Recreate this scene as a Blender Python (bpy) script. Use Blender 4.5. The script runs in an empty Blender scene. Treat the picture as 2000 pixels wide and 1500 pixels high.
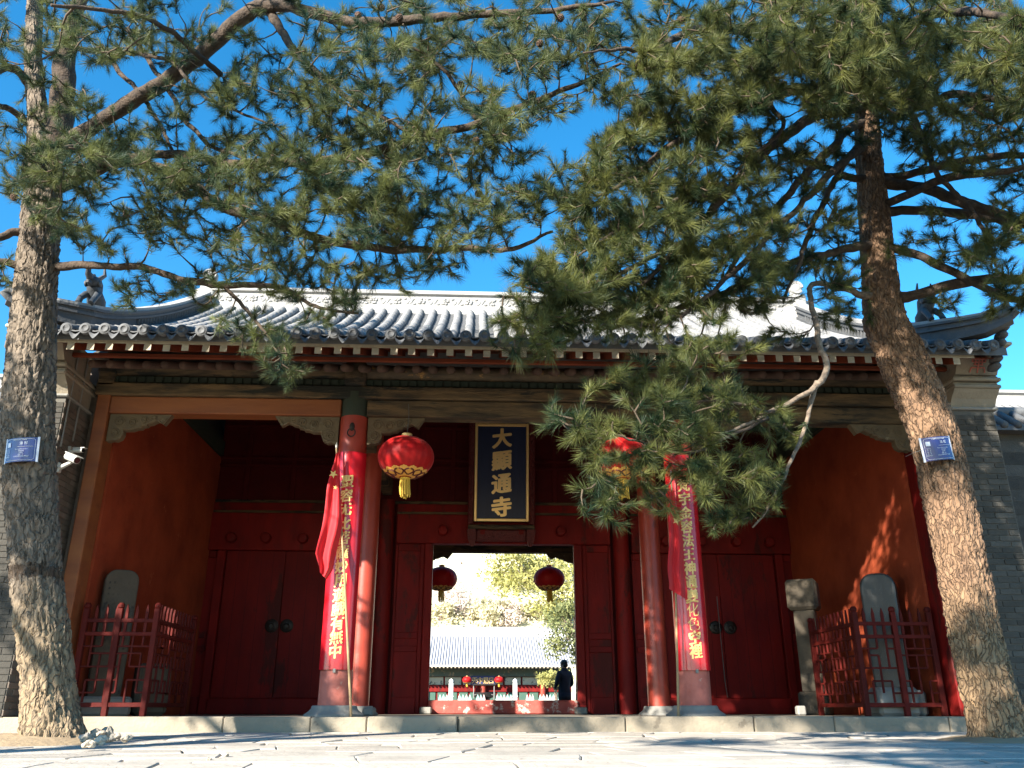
import bpy, bmesh, math, random
import numpy as np
from mathutils import Vector, Matrix, noise as mnoise
R = math.radians
random.seed(7); RNG = np.random.default_rng(7)
SC = bpy.context.scene
COL = SC.collection

# ------------------------------------------------------------------ camera, sky, sun, exposure
PITCH, YAW, FPX = R(21.05), R(2.5), 1650.0
CAM = Vector((-0.52, 0.0, 0.078))
cd = bpy.data.cameras.new('camera'); cam = bpy.data.objects.new('camera', cd); COL.objects.link(cam)
cd.sensor_width = 36.0; cd.lens = 36.0 * FPX / 2000.0; cd.clip_start = 0.05; cd.clip_end = 2000.0
cam.location = CAM; cam.rotation_euler = (R(90) + PITCH, 0, -YAW)
SC.camera = cam
SUN_EL, SUN_AZ = R(26), R(40)            # azimuth: degrees to the left of straight behind the viewer
to_sun = Vector((-math.sin(SUN_AZ) * math.cos(SUN_EL), -math.cos(SUN_AZ) * math.cos(SUN_EL), math.sin(SUN_EL)))
w = bpy.data.worlds.new('World'); SC.world = w; w.use_nodes = True
nt = w.node_tree; nt.nodes.clear()
sky = nt.nodes.new('ShaderNodeTexSky'); sky.sky_type = 'NISHITA'; sky.sun_disc = False
sky.sun_elevation = SUN_EL; sky.sun_rotation = math.pi + SUN_AZ
sky.altitude = 1700; sky.air_density = 1.0; sky.dust_density = 0.3; sky.ozone_density = 1.5
hs = nt.nodes.new('ShaderNodeHueSaturation'); hs.inputs['Hue'].default_value = 0.490; hs.inputs['Saturation'].default_value = 1.38; hs.inputs['Value'].default_value = 1.3
bg = nt.nodes.new('ShaderNodeBackground'); bg.inputs[1].default_value = 0.085
wo = nt.nodes.new('ShaderNodeOutputWorld')
nt.links.new(sky.outputs[0], hs.inputs['Color']); nt.links.new(hs.outputs[0], bg.inputs[0]); nt.links.new(bg.outputs[0], wo.inputs[0])
sl = bpy.data.lights.new('sun', 'SUN'); sl.energy = 5.0; sl.angle = R(0.53); sl.color = (1.0, 0.93, 0.82)
so = bpy.data.objects.new('sun', sl); COL.objects.link(so)
so.rotation_euler = to_sun.to_track_quat('Z', 'Y').to_euler(); so.location = to_sun * 60
vs = SC.view_settings; vs.view_transform = 'Standard'; vs.look = 'None'; vs.exposure = 1.8; vs.gamma = 1.0; vs.use_curve_mapping = False
SC.render.engine = 'CYCLES'
cy = SC.cycles
cy.use_denoising = True; cy.max_bounces = 7; cy.diffuse_bounces = 4; cy.glossy_bounces = 2; cy.transmission_bounces = 3; cy.transparent_max_bounces = 4
cy.caustics_reflective = False; cy.caustics_refractive = False; cy.sample_clamp_indirect = 6.0

def at(px, py, Y):
    "the point of the place at depth Y that the photograph shows at (px, py) of 2000 x 1500"
    fw = Vector((math.sin(YAW) * math.cos(PITCH), math.cos(YAW) * math.cos(PITCH), math.sin(PITCH)))
    r = Vector((math.cos(YAW), -math.sin(YAW), 0)); u = r.cross(fw)
    d = fw + r * ((px - 1000) / FPX) + u * ((750 - py) / FPX)
    return CAM + d * (Y / d.y)

# ------------------------------------------------------------------ materials
def mat(name, c1, c2=None, scale=3.0, rough=0.7, bump=0.0, bscale=20.0, rnd=0.0, metal=0.0, spec=0.4, c3=None, c3s=1.0, c3t=0.62,
        stretch=(1, 1, 1), trans=0.0, sheen=0.0, coat=0.0, local=False, detail=5.0, contrast=0.25):
    m = bpy.data.materials.new(name); m.use_nodes = True
    t = m.node_tree; N = t.nodes; L = t.links
    b = N['Principled BSDF']
    b.inputs['Roughness'].default_value = rough; b.inputs['Metallic'].default_value = metal
    b.inputs['Specular IOR Level'].default_value = spec
    if coat: b.inputs['Coat Weight'].default_value = coat; b.inputs['Coat Roughness'].default_value = 0.15
    if sheen: b.inputs['Sheen Weight'].default_value = sheen
    if local: src = N.new('ShaderNodeTexCoord').outputs['Object']
    else: src = N.new('ShaderNodeNewGeometry').outputs['Position']
    mp = N.new('ShaderNodeMapping'); mp.inputs['Scale'].default_value = stretch; L.new(src, mp.inputs['Vector'])
    oi = N.new('ShaderNodeObjectInfo')
    vec = mp.outputs[0]
    if rnd:
        va = N.new('ShaderNodeVectorMath'); va.operation = 'ADD'
        cx = N.new('ShaderNodeCombineXYZ'); ml = N.new('ShaderNodeMath'); ml.operation = 'MULTIPLY'; ml.inputs[1].default_value = 37.0
        L.new(oi.outputs['Random'], ml.inputs[0]); L.new(ml.outputs[0], cx.inputs[0]); L.new(ml.outputs[0], cx.inputs[2])
        L.new(vec, va.inputs[0]); L.new(cx.outputs[0], va.inputs[1]); vec = va.outputs[0]
    c2 = c2 or tuple(x * 0.75 for x in c1)
    n1 = N.new('ShaderNodeTexNoise'); n1.inputs['Scale'].default_value = scale; n1.inputs['Detail'].default_value = detail; n1.inputs['Roughness'].default_value = 0.6
    L.new(vec, n1.inputs['Vector'])
    rp = N.new('ShaderNodeValToRGB'); rp.color_ramp.elements[0].position = 0.5 - contrast; rp.color_ramp.elements[1].position = 0.5 + contrast
    rp.color_ramp.elements[0].color = (*c1, 1); rp.color_ramp.elements[1].color = (*c2, 1)
    L.new(n1.outputs['Fac'], rp.inputs[0]); colr = rp.outputs[0]
    if c3:
        n3 = N.new('ShaderNodeTexNoise'); n3.inputs['Scale'].default_value = c3s; n3.inputs['Detail'].default_value = 8.0; n3.inputs['Roughness'].default_value = 0.7
        L.new(vec, n3.inputs['Vector'])
        r3 = N.new('ShaderNodeValToRGB'); r3.color_ramp.elements[0].position = c3t; r3.color_ramp.elements[1].position = min(0.99, c3t + 0.05)
        L.new(n3.outputs['Fac'], r3.inputs[0])
        mx = N.new('ShaderNodeMix'); mx.data_type = 'RGBA'; L.new(r3.outputs[0], mx.inputs[0]); L.new(colr, mx.inputs[6]); mx.inputs[7].default_value = (*c3, 1); colr = mx.outputs[2]
    if rnd:
        mr = N.new('ShaderNodeMapRange'); mr.inputs['To Min'].default_value = 1 - rnd; mr.inputs['To Max'].default_value = 1 + rnd
        L.new(oi.outputs['Random'], mr.inputs[0])
        hv = N.new('ShaderNodeHueSaturation'); L.new(mr.outputs[0], hv.inputs['Value']); L.new(colr, hv.inputs['Color']); colr = hv.outputs[0]
    L.new(colr, b.inputs['Base Color'])
    if bump:
        nb = N.new('ShaderNodeTexNoise'); nb.inputs['Scale'].default_value = bscale; nb.inputs['Detail'].default_value = 6.0; L.new(vec, nb.inputs['Vector'])
        bp = N.new('ShaderNodeBump'); bp.inputs['Strength'].default_value = bump; bp.inputs['Distance'].default_value = 0.02
        L.new(nb.outputs['Fac'], bp.inputs['Height']); L.new(bp.outputs[0], b.inputs['Normal'])
    if trans:
        tb = N.new('ShaderNodeBsdfTranslucent'); L.new(colr, tb.inputs[0]); ms = N.new('ShaderNodeMixShader'); ms.inputs[0].default_value = trans
        L.new(b.outputs[0], ms.inputs[1]); L.new(tb.outputs[0], ms.inputs[2]); L.new(ms.outputs[0], N['Material Output'].inputs[0])
    return m

M = {}
M['red'] = mat('red_paint', (.20, .0085, .0065), (.125, .006, .0055), 3.2, .62, .18, 34, c3=(.075, .010, .008), c3s=1.7, c3t=.56, spec=.18, rnd=.15, stretch=(1, 1, .35), contrast=.15, detail=8)
M['red_dark'] = mat('dark_red_paint', (.10, .008, .008), (.06, .006, .007), 3, .7, .15, 25, spec=.15)
M['red_column'] = mat('column_red_lacquer', (.38, .050, .026), (.27, .034, .020), 3, .45, .08, 22, coat=.15, spec=.4, c3=(.20, .035, .022), c3s=2.2, c3t=.6)
M['red_faded'] = mat('faded_pink_red_base', (.52, .17, .13), (.36, .10, .075), 6, .7, .25, 30, c3=(.45, .33, .27), c3s=3.5, c3t=.6)
M['plaster'] = mat('red_ochre_plaster', (.37, .070, .027), (.24, .043, .019), 1.6, .95, .3, 14, c3=(.43, .115, .05), c3s=2.3, c3t=.64, contrast=.16, detail=8, spec=.15)
M['orange_wood'] = mat('new_orange_brown_wood', (.27, .090, .027), (.19, .055, .019), 4, .6, .15, 30, stretch=(.22, 1, 1.3), contrast=.15)
M['strip_wood'] = mat('rust_red_eave_board', (.20, .046, .018), (.11, .026, .013), 6, .85, .25, 30, stretch=(.3, 1, 1), contrast=.15, spec=.2)
M['old_wood'] = mat('weathered_painted_timber', (.15, .098, .048), (.040, .030, .019), 5.5, .85, .7, 34, stretch=(.30, 1, 1.8), c3=(.016, .017, .013), c3s=2.4, c3t=.55, contrast=.12, detail=9)
M['gilt_wood'] = mat('timber_with_old_gilding', (.13, .09, .05), (.06, .045, .028), 6, .7, .6, 30, c3=(.62, .33, .08), c3s=3.2, c3t=.57, contrast=.15, stretch=(.6, 1, 1.4))
M['green_board'] = mat('dark_green_painted_board', (.022, .038, .026), (.04, .045, .03), 5, .8, .3, 22)
M['carved'] = mat('carved_grey_brown_wood', (0.17, 0.123, 0.068), (0.085, 0.0638, 0.0382), 6, .8, .55, 26, c3=(0.255, 0.221, 0.153), c3s=7, c3t=.62)
M['rafter_end'] = mat('pale_weathered_rafter_paint', (0.45, 0.39, 0.285), (0.315, 0.262, 0.188), 7, .85, .3, 30, rnd=.14, c3=(0.195, 0.135, 0.0825), c3s=5, c3t=.62)
M['round_rafter'] = mat('dull_brown_rafter', (.09, .05, .034), (.055, .034, .025), 5, .85, .2, 20, rnd=.2)
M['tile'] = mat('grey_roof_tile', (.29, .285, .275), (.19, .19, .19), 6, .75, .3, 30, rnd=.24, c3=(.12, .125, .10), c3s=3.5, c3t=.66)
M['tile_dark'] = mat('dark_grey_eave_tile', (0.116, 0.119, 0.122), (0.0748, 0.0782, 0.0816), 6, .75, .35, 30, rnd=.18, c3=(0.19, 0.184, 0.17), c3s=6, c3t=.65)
M['ridge'] = mat('carved_grey_ridge_tile', (0.352, 0.34, 0.32), (0.264, 0.26, 0.248), 5, .75, .35, 25)
M['beast'] = mat('dark_glazed_clay', (.055, .06, .065), (.03, .035, .04), 9, .5, .4, 25)
M['brick'] = mat('grey_brick', (.085, .078, .066), (.056, .052, .045), 6, .92, .4, 45, rnd=.28, c3=(.12, .11, .092), c3s=9, c3t=.66, spec=.2)
M['brick_brown'] = mat('brown_grey_brick', (0.15, 0.116, 0.09), (0.105, 0.0863, 0.0713), 6, .9, .35, 45, rnd=.25)
M['mortar'] = mat('pale_lime_mortar', (.13, .12, .102), (.095, .088, .075), 9, .95, .3, 40)
M['stone'] = mat('warm_grey_kerb_stone', (.31, .26, .19), (.215, .185, .14), 2.6, .9, .35, 28, rnd=.14, c3=(.145, .122, .092), c3s=2.6, c3t=.58, contrast=.18, detail=8)
M['plinth'] = mat('pale_grey_plinth_stone', (0.26, 0.248, 0.223), (0.192, 0.186, 0.167), 5, .8, .3, 28)
M['paving'] = mat('pale_flagstone', (.45, .405, .345), (.33, .30, .255), 3.0, .92, .35, 24, rnd=.15, c3=(.22, .20, .175), c3s=3.2, c3t=.64, contrast=.17, detail=9, spec=.2)
M['joint'] = mat('dusty_joint_earth', (.22, .185, .14), (.13, .112, .09), 4, .95, .5, 30)
M['soil'] = mat('dry_tan_soil', (0.331, 0.245, 0.144), (0.259, 0.187, 0.112), 5, .97, .6, 18, c3=(0.216, 0.158, 0.101), c3s=5, c3t=.6)
M['rubble'] = mat('pale_rubble', (0.44, 0.376, 0.288), (0.32, 0.272, 0.216), 7, .9, .4, 20, rnd=.15)
M['stele'] = mat('grey_stele_stone', (.115, .092, .066), (.07, .058, .044), 3.5, .9, .5, 16, rnd=.08, c3=(.045, .04, .034), c3s=2.4, c3t=.56, spec=.2)
M['stele_dark'] = mat('dark_polished_stele', (.025, .025, .025), (.05, .05, .048), 2.5, .35, .25, 12, stretch=(1.5, 1, .35), c3=(.12, .115, .105), c3s=3, c3t=.70)
M['gold'] = mat('gold_leaf', (1.0, .72, .32), (.95, .62, .24), 10, .34, .12, 60, metal=.5)
M['gold_flat'] = mat('yellow_gold_lettering', (.88, .62, .24), (.75, .48, .15), 12, .45, .1, 60, metal=.15)
M['gold_lace'] = mat('orange_gold_lace', (.75, .36, .06), (.85, .47, .12), 40, .5, .4, 80)
M['tassel'] = mat('yellow_silk_tassel', (.75, .50, .06), (.55, .34, .04), 60, .5)
M['navy'] = mat('navy_blue_board', (.008, .013, .045), (.012, .022, .07), 4, .4, .2, 40, stretch=(3, 1, .3), c3=(.03, .06, .12), c3s=5, c3t=.68)
M['frame_red'] = mat('dark_red_carved_frame', (.13, .014, .012), (.075, .010, .010), 14, .6, .8, 40)
M['lantern'] = mat('red_silk', (.55, .010, .012), (.46, .008, .010), 3, .5, .03, 20, trans=.32, sheen=.1, spec=.3)
M['board_red'] = mat('crimson_lacquer_board', (.55, .012, .022), (.42, .010, .018), 2.5, .22, .03, 20, coat=.5)
M['flag'] = mat('red_flag_cloth', (.62, .010, .020), (.52, .010, .018), 2.5, .65, .05, 40, trans=.22, sheen=.3)
M['staff'] = mat('bamboo_staff', (.35, .24, .12), (.22, .15, .08), 9, .6, .2, 40)
M['white_plastic'] = mat('off_white_plastic', (0.496, 0.488, 0.448), (0.416, 0.408, 0.376), 6, .45)
M['conduit'] = mat('pale_grey_conduit', (0.238, 0.224, 0.203), (0.182, 0.175, 0.161), 6, .55)
M['black'] = mat('black_glass', (.012, .012, .014), None, 5, .2)
M['iron'] = mat('dark_iron', (.03, .028, .027), (.05, .04, .035), 20, .5, .2, 60, metal=.6)
M['wire'] = mat('dull_wire', (.12, .11, .10), None, 20, .5, metal=.4)
M['tag_blue'] = mat('blue_enamel_plate', (.012, .016, .13), (.018, .022, .17), 8, .22, .02, 20, coat=.4)
M['tag_white'] = mat('white_print', (.72, .74, .80), (.65, .67, .75), 20, .4)
M['fence'] = mat('red_painted_lattice', (.10, .009, .006), (.065, .007, .005), 9, .65, .2, 40, rnd=.2, spec=.15)
M['jacket'] = mat('navy_jacket', (.010, .013, .022), (.016, .019, .03), 12, .85, .2, 30, local=True)
M['trousers'] = mat('black_trousers', (.012, .013, .013), (.018, .018, .018), 12, .85, local=True)
M['skin'] = mat('skin', (.34, .19, .13), (.28, .15, .10), 12, .6, local=True)
M['hair'] = mat('black_hair', (.008, .007, .006), (.014, .012, .011), 30, .5, local=True)

def bark_mat(name, a, b, ring_z=None, crack=(19, 19, 5.5), low_z=1.5, low=(.42, .31, .18)):
    m = mat(name, a, b, 7, .95, .9, 26, stretch=(1.6, 1.6, .5), c3=tuple(x * .55 for x in b), c3s=7, c3t=.60, local=False)
    t = m.node_tree; N = t.nodes; L = t.links; bs = N['Principled BSDF']
    src = bs.inputs['Base Color'].links[0].from_socket
    g = N.new('ShaderNodeNewGeometry'); sp = N.new('ShaderNodeSeparateXYZ'); L.new(g.outputs['Position'], sp.inputs[0])
    nz = N.new('ShaderNodeTexNoise'); nz.inputs['Scale'].default_value = 6; L.new(g.outputs['Position'], nz.inputs['Vector'])
    ad = N.new('ShaderNodeMath'); ad.operation = 'MULTIPLY_ADD'; ad.inputs[1].default_value = .5; L.new(nz.outputs['Fac'], ad.inputs[0]); L.new(sp.outputs['Z'], ad.inputs[2])
    mr = N.new('ShaderNodeMapRange'); mr.inputs['From Min'].default_value = low_z - .05; mr.inputs['From Max'].default_value = low_z + .45; mr.inputs['To Min'].default_value = .6; mr.inputs['To Max'].default_value = 0
    L.new(ad.outputs[0], mr.inputs[0])
    mx = N.new('ShaderNodeMix'); mx.data_type = 'RGBA'; L.new(mr.outputs[0], mx.inputs[0]); L.new(src, mx.inputs[6]); mx.inputs[7].default_value = (*low, 1)
    out = mx.outputs[2]
    # plates and cracks of the bark: cracks are deeper and of darker wood
    mp2 = N.new('ShaderNodeMapping'); mp2.inputs['Scale'].default_value = crack; wn = N.new('ShaderNodeTexNoise'); wn.inputs['Scale'].default_value = 5; L.new(g.outputs['Position'], wn.inputs['Vector'])
    wm = N.new('ShaderNodeMix'); wm.data_type = 'VECTOR'; wm.inputs[0].default_value = .16; L.new(g.outputs['Position'], wm.inputs[4]); L.new(wn.outputs['Color'], wm.inputs[5]); L.new(wm.outputs[1], mp2.inputs['Vector'])
    vo = N.new('ShaderNodeTexVoronoi'); vo.feature = 'DISTANCE_TO_EDGE'; vo.inputs['Scale'].default_value = 1.0; L.new(mp2.outputs[0], vo.inputs['Vector'])
    vr = N.new('ShaderNodeMapRange'); vr.inputs['From Max'].default_value = .14; vr.inputs['To Min'].default_value = .35; L.new(vo.outputs['Distance'], vr.inputs[0])
    mc = N.new('ShaderNodeMix'); mc.data_type = 'RGBA'; L.new(vr.outputs[0], mc.inputs[0]); mc.inputs[6].default_value = tuple(x * .66 for x in b) + (1,); L.new(out, mc.inputs[7]); out = mc.outputs[2]
    ob = bs.inputs['Normal'].links[0].from_node; bp2 = N.new('ShaderNodeBump'); bp2.inputs['Strength'].default_value = 1.0; bp2.inputs['Distance'].default_value = .016
    L.new(vr.outputs[0], bp2.inputs['Height']); L.new(ob.outputs[0], bp2.inputs['Normal']); L.new(bp2.outputs[0], bs.inputs['Normal'])
    if ring_z is not None:
        n2 = N.new('ShaderNodeTexNoise'); n2.inputs['Scale'].default_value = 16; L.new(g.outputs['Position'], n2.inputs['Vector'])
        a2 = N.new('ShaderNodeMath'); a2.operation = 'MULTIPLY_ADD'; a2.inputs[1].default_value = .22; L.new(n2.outputs['Fac'], a2.inputs[0]); L.new(sp.outputs['Z'], a2.inputs[2])
        cr = N.new('ShaderNodeMath'); cr.operation = 'COMPARE'; cr.inputs[1].default_value = ring_z + .11; cr.inputs[2].default_value = .06; L.new(a2.outputs[0], cr.inputs[0])
        m2 = N.new('ShaderNodeMix'); m2.data_type = 'RGBA'; sc_ = N.new('ShaderNodeMath'); sc_.operation = 'MULTIPLY'; sc_.inputs[1].default_value = .8; L.new(cr.outputs[0], sc_.inputs[0]); L.new(sc_.outputs[0], m2.inputs[0]); L.new(out, m2.inputs[6]); m2.inputs[7].default_value = (.05, .032, .02, 1); out = m2.outputs[2]
    L.new(out, bs.inputs['Base Color'])
    return m
M['bark_l'] = bark_mat('grey_brown_pine_bark', (.22, .175, .13), (.125, .10, .076), ring_z=1.23, low_z=1.0, low=(.32, .23, .13))
M['bark_r'] = bark_mat('red_brown_pine_bark', (.27, .165, .095), (.15, .09, .055), low_z=1.0, low=(.34, .23, .125), crack=(30, 30, 8.5))
M['branch'] = mat('pine_branch_bark', (.085, .060, .042), (.045, .033, .025), 14, .95, .8, 40, contrast=.14)
M['branch_pale'] = mat('bare_pale_branch', (.23, .175, .125), (.10, .075, .055), 16, .9, .9, 50, contrast=.14, detail=8)
M['twig'] = mat('twig_bark', (.10, .075, .05), (.07, .05, .035), 8, .95)
M['cone'] = mat('pine_cone', (.12, .07, .045), (.07, .04, .03), 30, .9, .5, 60)
def needle_mat(name, a, b):
    m = mat(name, a, b, 3.6, .5, spec=.3, trans=.34, contrast=.11, c3=(.20, .12, .05), c3s=1.9, c3t=.76)  # pale second colour puts sunlit highlights on tufts by noise
    return m
M['needle_l'] = needle_mat('pine_needles_blue_green', (.018, .046, .030), (.165, .185, .062))
M['needle_r'] = needle_mat('pine_needles_green', (.018, .040, .018), (.16, .17, .048))

# ------------------------------------------------------------------ mesh helpers
class MB:
    def __init__(s): s.v = []; s.f = []; s.m = []
    def add(s, vs, fs, mi=0):
        o = len(s.v); s.v += [tuple(p) for p in vs]; s.f += [tuple(i + o for i in q) for q in fs]; s.m += [mi] * len(fs); return s
    def box(s, x0, x1, y0, y1, z0, z1, mi=0):
        return s.add([(x0, y0, z0), (x1, y0, z0), (x1, y1, z0), (x0, y1, z0), (x0, y0, z1), (x1, y0, z1), (x1, y1, z1), (x0, y1, z1)],
                     [(0, 3, 2, 1), (4, 5, 6, 7), (0, 1, 5, 4), (1, 2, 6, 5), (2, 3, 7, 6), (3, 0, 4, 7)], mi)
    def cbox(s, x0, x1, y0, y1, z0, z1, c=.008, mi=0):   # chamfered box
        b = bmesh.new(); bmesh.ops.create_cube(b, size=1)
        for v in b.verts: v.co = ((x0 + x1) / 2 + v.co.x * (x1 - x0), (y0 + y1) / 2 + v.co.y * (y1 - y0), (z0 + z1) / 2 + v.co.z * (z1 - z0))
        bmesh.ops.bevel(b, geom=b.edges[:], offset=min(c, .45 * min(x1 - x0, y1 - y0, z1 - z0)), segments=1, affect='EDGES')
        b.verts.index_update(); s.add([v.co[:] for v in b.verts], [[v.index for v in f.verts] for f in b.faces], mi); b.free(); return s
    def tube(s, pts, rad, n=8, cap=True, mi=0, flat=1.0):
        pts = [Vector(p) for p in pts]; k = len(pts)
        if not hasattr(rad, '__len__'): rad = [rad] * k
        vs = []; up = None
        for i, p in enumerate(pts):
            t = (pts[min(i + 1, k - 1)] - pts[max(i - 1, 0)])
            t = t.normalized() if t.length > 1e-9 else Vector((0, 0, 1))
            if up is None: up = t.orthogonal().normalized()
            else:
                up = up - t * up.dot(t); up = up.normalized() if up.length > 1e-6 else t.orthogonal().normalized()
            b = t.cross(up)
            for j in range(n):
                a = 2 * math.pi * j / n; vs.append(p + (up * math.cos(a) + b * math.sin(a) * flat) * rad[i])
        fs = [(i * n + j, i * n + (j + 1) % n, (i + 1) * n + (j + 1) % n, (i + 1) * n + j) for i in range(k - 1) for j in range(n)]
        if cap: fs += [tuple(range(n - 1, -1, -1)), tuple(range((k - 1) * n, k * n))]
        return s.add(vs, fs, mi)
    def lathe(s, prof, n=24, c=(0, 0, 0), mi=0, cap=True, rib=0, ribd=0.0):
        vs = []; k = len(prof)
        for r, z in prof:
            for j in range(n):
                a = 2 * math.pi * j / n; rr = r * (1 - ribd * (abs(math.sin(a * rib / 2)) < .25)) if rib else r
                vs.append((c[0] + rr * math.cos(a), c[1] + rr * math.sin(a), c[2] + z))
        fs = [(i * n + j, i * n + (j + 1) % n, (i + 1) * n + (j + 1) % n, (i + 1) * n + j) for i in range(k - 1) for j in range(n)]
        if cap: fs += [tuple(range(n - 1, -1, -1)), tuple(range((k - 1) * n, k * n))]
        return s.add(vs, fs, mi)
    def prism(s, poly, a, b, axis='y', mi=0):
        n = len(poly)
        def P(p, q): return {'y': (p[0], q, p[1]), 'x': (q, p[0], p[1]), 'z': (p[0], p[1], q)}[axis]
        vs = [P(p, a) for p in poly] + [P(p, b) for p in poly]
        fs = [tuple(range(n)), tuple(range(2 * n - 1, n - 1, -1))] + [(i, i + n, (i + 1) % n + n, (i + 1) % n) for i in range(n)]
        return s.add(vs, fs, mi)
    def ball(s, c, r, n=10, m=7, mi=0):
        r = r if hasattr(r, '__len__') else (r, r, r)
        vs = [(c[0], c[1], c[2] - r[2])]; fs = []
        for i in range(1, m):
            th = math.pi * i / m
            for j in range(n):
                a = 2 * math.pi * j / n; vs.append((c[0] + r[0] * math.sin(th) * math.cos(a), c[1] + r[1] * math.sin(th) * math.sin(a), c[2] - r[2] * math.cos(th)))
        vs.append((c[0], c[1], c[2] + r[2])); T = len(vs) - 1
        for j in range(n): fs.append((0, 1 + (j + 1) % n, 1 + j)); fs.append((T, T - n + j, T - n + (j + 1) % n))
        for i in range(m - 2):
            for j in range(n): a = 1 + i * n; fs.append((a + j, a + (j + 1) % n, a + n + (j + 1) % n, a + n + j))
        return s.add(vs, fs, mi)
    def mesh(s, name, mats, smooth=False):
        me = bpy.data.meshes.new(name); me.from_pydata(s.v, [], s.f); 
        for m in (mats if isinstance(mats, (list, tuple)) else [mats]): me.materials.append(m)
        if any(s.m): me.polygons.foreach_set('material_index', s.m)
        b = bmesh.new(); b.from_mesh(me); bmesh.ops.recalc_face_normals(b, faces=b.faces); b.to_mesh(me); b.free()
        if smooth: me.shade_smooth() if smooth is True else me.shade_smooth()
        me.update(); return me
def link(name, data, parent=None, loc=(0, 0, 0), rot=None):
    o = bpy.data.objects.new(name, data); COL.objects.link(o); o.location = loc
    if rot is not None: o.rotation_euler = rot
    if parent is not None: o.parent = parent
    return o
def tag(o, label=None, cat=None, group=None, kind=None):
    if label: o['label'] = label
    if cat: o['category'] = cat
    if group: o['group'] = group
    if kind: o['kind'] = kind
    return o
def smooth_angle(o, ang=40):
    me = o.data; me.shade_smooth()
    try: me.set_sharp_from_angle(angle=R(ang))
    except Exception: pass
    return o
def part(name, mb, m, parent=None, smooth=None, off=(0, 0, 0)):
    "one mesh object built in place; off is the world position of the parent Empty"
    o = link(name, mb.mesh(name, m), parent, loc=(-off[0], -off[1], -off[2]))
    if smooth: smooth_angle(o, smooth)
    return o
def thing(name, loc, label, cat, group=None, rot=None):
    o = link(name, None, None, loc, rot); o.empty_display_size = .2
    return tag(o, label, cat, group)
def struct(name, mb, m, smooth=None):
    o = part(name, mb, m, None, smooth); o['kind'] = 'structure'; return o
def text_mesh(ch, size=1.0, ext=0.0, bold=0.0, slant=0.0, rough=0.0):
    cu = bpy.data.curves.new('glyph', 'FONT'); cu.body = ch; cu.size = size; cu.align_x = 'CENTER'; cu.align_y = 'CENTER'; cu.extrude = 0.0; cu.resolution_u = 4
    o = bpy.data.objects.new('glyph', cu); COL.objects.link(o)
    bpy.context.view_layer.update()
    dg = bpy.context.evaluated_depsgraph_get(); me = bpy.data.meshes.new_from_object(o.evaluated_get(dg))
    COL.objects.unlink(o); bpy.data.objects.remove(o)
    V = [v.co.copy() for v in me.vertices]; F = [tuple(p.vertices) for p in me.polygons]
    if V:
        mx = (min(v.x for v in V) + max(v.x for v in V)) / 2; my = (min(v.y for v in V) + max(v.y for v in V)) / 2
        for v in V:
            v.x -= mx; v.y -= my; v.y += v.x * slant
            if rough:
                nv = mnoise.noise_vector(Vector((v.x * 4 / size, v.y * 4 / size, ord(ch[0]) * .37))); v.x += nv.x * rough * size; v.y += nv.y * rough * size
    # brush weight: the flat glyph laid several times, each a hair nearer than the last
    offs = [(0, 0)] + ([(bold * math.cos(a), bold * .8 * math.sin(a)) for a in np.linspace(0, 2 * math.pi, 9)[:-1]] if bold > 0 else [])
    out = MB()
    for k, (dx, dy) in enumerate(offs): out.add([(v.x + dx, v.y + dy, ext + k * .0004) for v in V], F)
    m2 = bpy.data.meshes.new('glyph'); m2.from_pydata(out.v, [], out.f); m2.update(); return m2
# ------------------------------------------------------------------ ground, paving, platform
def lerp_profile(P, y):
    for (a, za), (b, zb) in zip(P, P[1:]):
        if a <= y <= b: return za + (zb - za) * (y - a) / (b - a)
    return P[0][1] if y < P[0][0] else P[-1][1]
GP = [(-120, -6.0), (-20, -2.6), (0, -1.48), (2, -.9), (3.4, -.5), (4.4, -.285), (5.2, -.25), (8, -.222), (10, -.19), (19.2, -.19), (19.4, -.5), (78, -.5), (400, -.5)]
mb = MB()
xs = [-300, -120, -60, -30, -16, -12, -9, -7, -5, -3, -1, 1, 3, 5, 7, 9, 12, 16, 30, 60, 120, 300]
ys = [-120, -60, -20, -8, 0, 1, 2, 2.7, 3.4, 3.9, 4.4, 5.2, 6, 7, 8, 9, 10, 12, 15, 19.2, 19.4, 30, 50, 78, 140, 400]
gv = [(x, y, lerp_profile(GP, y) + .012 * mnoise.noise(Vector((x * .7, y * .9, 3)))) for y in ys for x in xs]
nx = len(xs)
mb.add(gv, [(j * nx + i, j * nx + i + 1, (j + 1) * nx + i + 1, (j + 1) * nx + i) for j in range(len(ys) - 1) for i in range(nx - 1)])
struct('ground', mb, M['joint'])

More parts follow.
